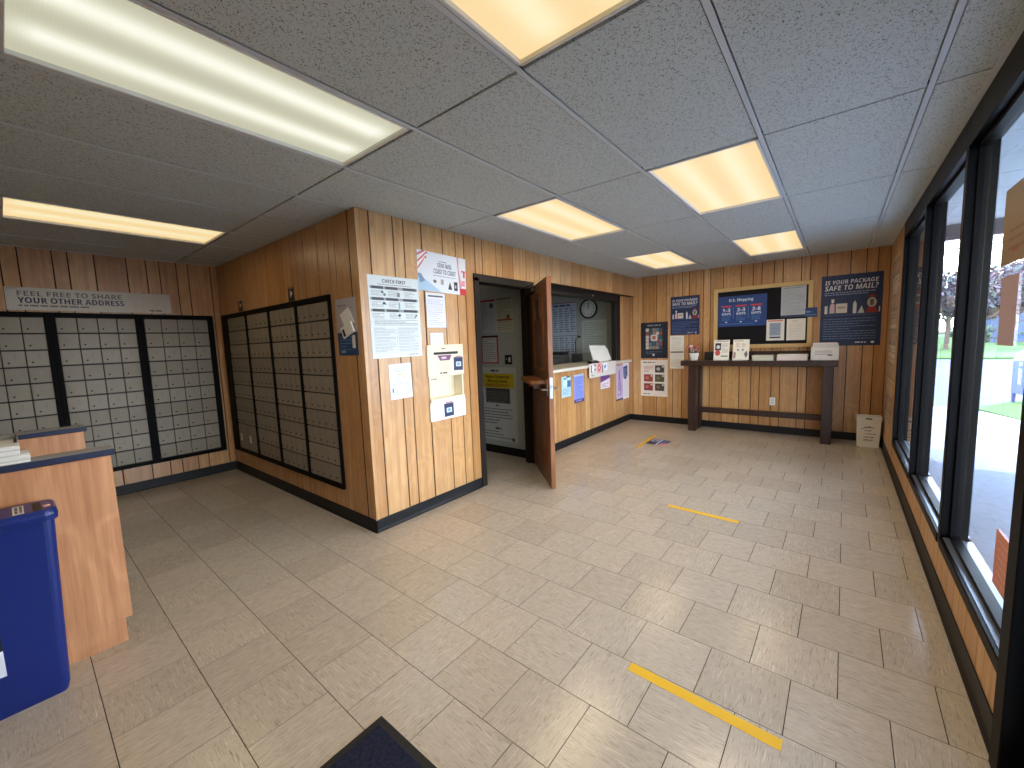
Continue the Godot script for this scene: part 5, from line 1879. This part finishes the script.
# soft sheet with creases near its right end
func banner(c: Canvas) -> void:
	var w := 1.155
	var h := 0.205
	var st := begin()
	var n := 48
	var m := 6
	var at := func(i: int, j: int) -> Vector3:
		var u := float(i) / n
		var v := float(j) / m
		var z := 0.004 + 0.002 * sin(u * 21.0 + v * 2.0)
		if u > 0.62:
			z += 0.006 * absf(sin((u - 0.62) * 46.0 + v * 1.8)) * minf(1.0, (u - 0.62) * 8.0)
		return Vector3((u - 0.5) * w, (0.5 - v) * h, z)
	for i in n:
		for j in m:
			var a: Vector3 = at.call(i, j + 1)
			var b: Vector3 = at.call(i + 1, j + 1)
			var d: Vector3 = at.call(i + 1, j)
			var e: Vector3 = at.call(i, j)
			var u0 := float(i) / n
			var u1 := float(i + 1) / n
			var v0 := float(j) / m
			var v1 := float(j + 1) / m
			quad(st, a, b, d, e, [Vector2(u0, v1), Vector2(u1, v1), Vector2(u1, v0), Vector2(u0, v0)])
	solo("banner", st.commit(), printed(c, 0.4), "long creased banner reading FEEL FREE TO SHARE YOUR OTHER ADDRESS", "banner", Vector3(XL + 0.001, 1.999, -0.653), Vector3(0, PI / 2, 0))


func mail_drop() -> void:
	var cream := mat(rgb(238, 228, 200), 0.4)
	var white := mat(rgb(236, 236, 234), 0.4)
	var t := thing("mail_drop", "cream mail drop with a slot, open niche and white lower panel", "mail drop", Vector3(XC, 0.775, -2.4975), PI / 2)
	# local: x to the right, y up from the foot, z out of the wall; niche opening x -0.193..0.193, y 0.18..0.395
	part(t, "slot_plate", boxes([[Vector3(-0.215, 0.395, 0.0), Vector3(0.215, 0.672, 0.014)]], 0.003), cream)
	part(t, "slot", boxes([[Vector3(-0.145, 0.585, 0.0135), Vector3(0.145, 0.608, 0.0155)]]), M.black)
	part(t, "niche", boxes([[Vector3(-0.192, 0.181, -0.10), Vector3(0.192, 0.394, -0.095)], [Vector3(-0.192, 0.181, -0.10), Vector3(-0.187, 0.394, 0.0)], [Vector3(0.187, 0.181, -0.10), Vector3(0.192, 0.394, 0.0)], [Vector3(-0.192, 0.389, -0.10), Vector3(0.192, 0.394, 0.0)], [Vector3(-0.192, 0.181, -0.10), Vector3(0.192, 0.186, 0.0)]]), cream)
	part(t, "niche_rim", boxes([[Vector3(-0.205, 0.18, 0.0), Vector3(-0.186, 0.396, 0.010)], [Vector3(0.186, 0.18, 0.0), Vector3(0.205, 0.396, 0.010)]], 0.002), cream)
	part(t, "tray_lip", boxes([[Vector3(-0.205, 0.165, 0.0), Vector3(0.205, 0.200, 0.022)]], 0.004), cream)
	part(t, "lower_panel", boxes([[Vector3(-0.215, 0.0, 0.0), Vector3(0.215, 0.166, 0.016)]], 0.003), white)
	part(t, "lettering", card(0.12, 0.022, 0.001), printed_strip(401, rgb(238, 228, 200), 0.12, 0.022), Vector3(0, 0.637, 0.0147))
	part(t, "lettering", card(0.24, 0.028, 0.001), printed_strip(402, rgb(238, 228, 200), 0.24, 0.028), Vector3(0.02, 0.418, 0.0147))
	part(t, "lettering", card(0.17, 0.02, 0.001), printed_strip(403, rgb(238, 228, 200), 0.17, 0.02), Vector3(-0.08, 0.36, -0.0943))
	var c: Canvas
	c = canvas(0.17, 0.17, 96, rgb(238, 228, 200))
	c.poly([Vector2(0, 4), Vector2(100, 4), Vector2(84, 36), Vector2(18, 36)], rgb(120, 74, 112))
	c.rows(28, 14, 46, 1, 8, 13, rgb(206, 184, 204), 315)
	c.rows(26, 46, 50, 5, 10, 4, rgb(186, 178, 180), 211)
	part(t, "stop_label", card(0.17, 0.15, 0.001), printed(c), Vector3(-0.02, 0.51, 0.0147))
	for k in 2:
		c = canvas(0.115, 0.14, 96, rgb(34, 46, 86))
		c.rect(0, 0, 100, 14, rgb(226, 222, 222))
		c.rect(20, 4, 70, 7, rgb(190, 60, 66))
		c.rect(24, 50, 56, 40, rgb(206, 220, 240))
		c.rect(36, 58, 30, 24, rgb(120, 160, 210))
		part(t, "sticker", card(0.115, 0.135, 0.001), printed(c), [Vector3(0.145, 0.50, 0.0152), Vector3(0.0, 0.09, 0.0167)][k], Vector3(0, 0, -0.03 if k == 0 else 0.02))


func printed_strip(seed_n: int, back: Color, w: float, h: float) -> StandardMaterial3D:
	var c := canvas(w, h, 128, back)
	c.rows(8, c.tall * 0.2, 84, 1, 8, c.tall * 0.5, rgb(100, 94, 84), seed_n)
	return printed(c)


func notice_board() -> void:
	var t := thing("notice_board", "black notice board in a pale wooden frame above the table", "board", Vector3(-0.90, 1.235, ZB + 0.001))
	var w := 1.225
	var h := 0.90
	part(t, "felt", boxes([[Vector3(-w / 2 + 0.03, 0.03, 0), Vector3(w / 2 - 0.03, h - 0.03, 0.012)]]), mat(rgb(14, 14, 20), 0.95))
	var fm := mat(rgb(206, 172, 112), 0.5)
	for b in [[Vector3(-w / 2, 0, 0), Vector3(w / 2, 0.055, 0.026)], [Vector3(-w / 2, h - 0.055, 0), Vector3(w / 2, h, 0.026)], [Vector3(-w / 2, 0.055, 0), Vector3(-w / 2 + 0.055, h - 0.055, 0.026)], [Vector3(w / 2 - 0.055, 0.055, 0), Vector3(w / 2, h - 0.055, 0.026)]]:
		part(t, "frame_rail", boxes([b], 0.003), fm)
	var z := ZB + 0.0145
	var white := rgb(232, 236, 240)
	var c := canvas(0.63, 0.46, 256, rgb(24, 62, 124))
	c.text("U.S. Shipping", 48, 13, 6.2, white, 0.5, 50)
	for k in 3:
		c.rect(6 + k * 31, 22, 23, 4, rgb(196, 60, 66))
		c.text(["1-3", "2-3", "2-8"][k], 17.5 + k * 31, 37, 8, white, 0.5, 17)
		c.text("DAYS", 17.5 + k * 31, 45, 5.6, white, 0.5, 19)
		c.rows(8 + k * 31, 48, 18, 4, 3, 1.2, rgb(90, 130, 184), 221 + k)
		c.rect(15 + k * 31, 61, 5, 2, white)
	for k in 2:
		c.rect(32 + k * 31, 26, 0.8, 28, rgb(120, 150, 196))
	c.rect(4, 66, 70, 2, rgb(60, 110, 170))
	sheet("poster", c, "blue U.S. Shipping poster with day counts pinned on the black board", "poster", Vector3(-1.135, 1.785, z), "z", 0.63, 0.45, 0.4)
	c = canvas(0.285, 0.42, 128, rgb(176, 182, 186))
	c.rows(8, 6, 80, 1, 6, 4, rgb(110, 116, 124), 231)
	c.rows(6, 16, 88, 20, 6, 2.2, rgb(140, 146, 152), 232)
	c.rect(0, 138, 100, 9, rgb(36, 50, 90))
	sheet("notice", c, "grey printed notice at the upper right of the black board", "notice", Vector3(-0.508, 1.866, z), "z", 0.285, 0.42)
	c = canvas(0.215, 0.295, 96, rgb(228, 224, 214))
	c.rect(8, 5, 84, 8, rgb(216, 120, 96))
	c.rect(18, 22, 62, 84, rgb(150, 162, 182))
	c.rows(22, 30, 54, 8, 9, 3, rgb(116, 130, 156), 233)
	c.rect(18, 112, 62, 10, rgb(60, 66, 84))
	sheet("notice", c, "letter-size notice with an orange line and grey block on the black board", "notice", Vector3(-0.71, 1.485, z), "z", 0.215, 0.295)
	c = canvas(0.215, 0.295, 96, rgb(232, 226, 212))
	c.rows(30, 13, 40, 1, 8, 4, rgb(140, 132, 124), 316)
	c.rows(16, 32, 66, 9, 10, 2.4, rgb(196, 188, 172), 234)
	sheet("notice", c, "cream letter-size notice at the lower right of the black board", "notice", Vector3(-0.469, 1.482, z), "z", 0.215, 0.295)


# ================================================================ floor marks, mat
func build_floor_marks() -> void:
	var yellow := mat(rgb(236, 186, 34), 0.45)
	var put := func(a: Vector3, b: Vector3, w: float, label: String) -> void:
		var d := (b - a)
		var o := solo("floor_tape", bx(d.length(), 0.0008, w), yellow, label, "tape", (a + b) / 2 + Vector3(0, 0.0006, 0), Vector3(0, atan2(-d.z, d.x), 0), "yellow floor tape strips")
		o.rotation.y = atan2(-d.z, d.x)
	put.call(Vector3(-0.672, 0, -1.60), Vector3(-0.105, 0, -1.575), 0.05, "yellow floor tape strip nearest the camera")
	put.call(Vector3(-1.10, 0, -3.455), Vector3(-0.553, 0, -3.425), 0.05, "yellow floor tape strip in the middle of the floor")
	put.call(Vector3(-2.03, 0, -5.14), Vector3(-2.07, 0, -5.90), 0.055, "yellow floor tape strip running along the counter")
	var c := canvas(0.26, 0.3, 128, rgb(30, 42, 84))
	c.rect(8, 10, 34, 46, rgb(170, 190, 220))
	c.rect(16, 20, 18, 26, rgb(40, 60, 110))
	c.poly([Vector2(48, 0), Vector2(56, 0), Vector2(60, 115), Vector2(50, 115)], rgb(210, 220, 236))
	c.rect(60, 20, 30, 60, rgb(70, 90, 150))
	c.poly([Vector2(70, 80), Vector2(100, 60), Vector2(100, 115), Vector2(64, 115)], rgb(206, 120, 130))
	var s := solo("floor_sticker", card(0.26, 0.30, 0.0008), printed(c, 0.4), "blue and pink floor sticker beside the tape along the counter", "sticker", Vector3(-1.895, 0.0006, -5.54), Vector3(-PI / 2, 0, 0))
	s.rotation = Vector3(-PI / 2, 0, 0)
	var m := thing("floor_mat", "dark navy entrance mat with a black rubber border at the bottom edge", "mat", Vector3(-0.90, 0.0006, -0.19))
	part(m, "border", boxes([[Vector3(-0.455, 0, -0.60), Vector3(0.455, 0.004, 0.60)]], 0.002), mat(rgb(17, 17, 18), 0.6))
	var pile := mat(rgb(56, 60, 80), 0.98, 0.0, 0.2)
	pile.albedo_texture = mottled(256, Color(0.5, 0.5, 0.55), Color(1, 1, 1), 95, 0.05, 0.5)
	triplanar(pile, Vector3(4, 4, 4))
	part(m, "pile", boxes([[Vector3(-0.425, 0.003, -0.57), Vector3(0.425, 0.008, 0.57)]], 0.003), pile)
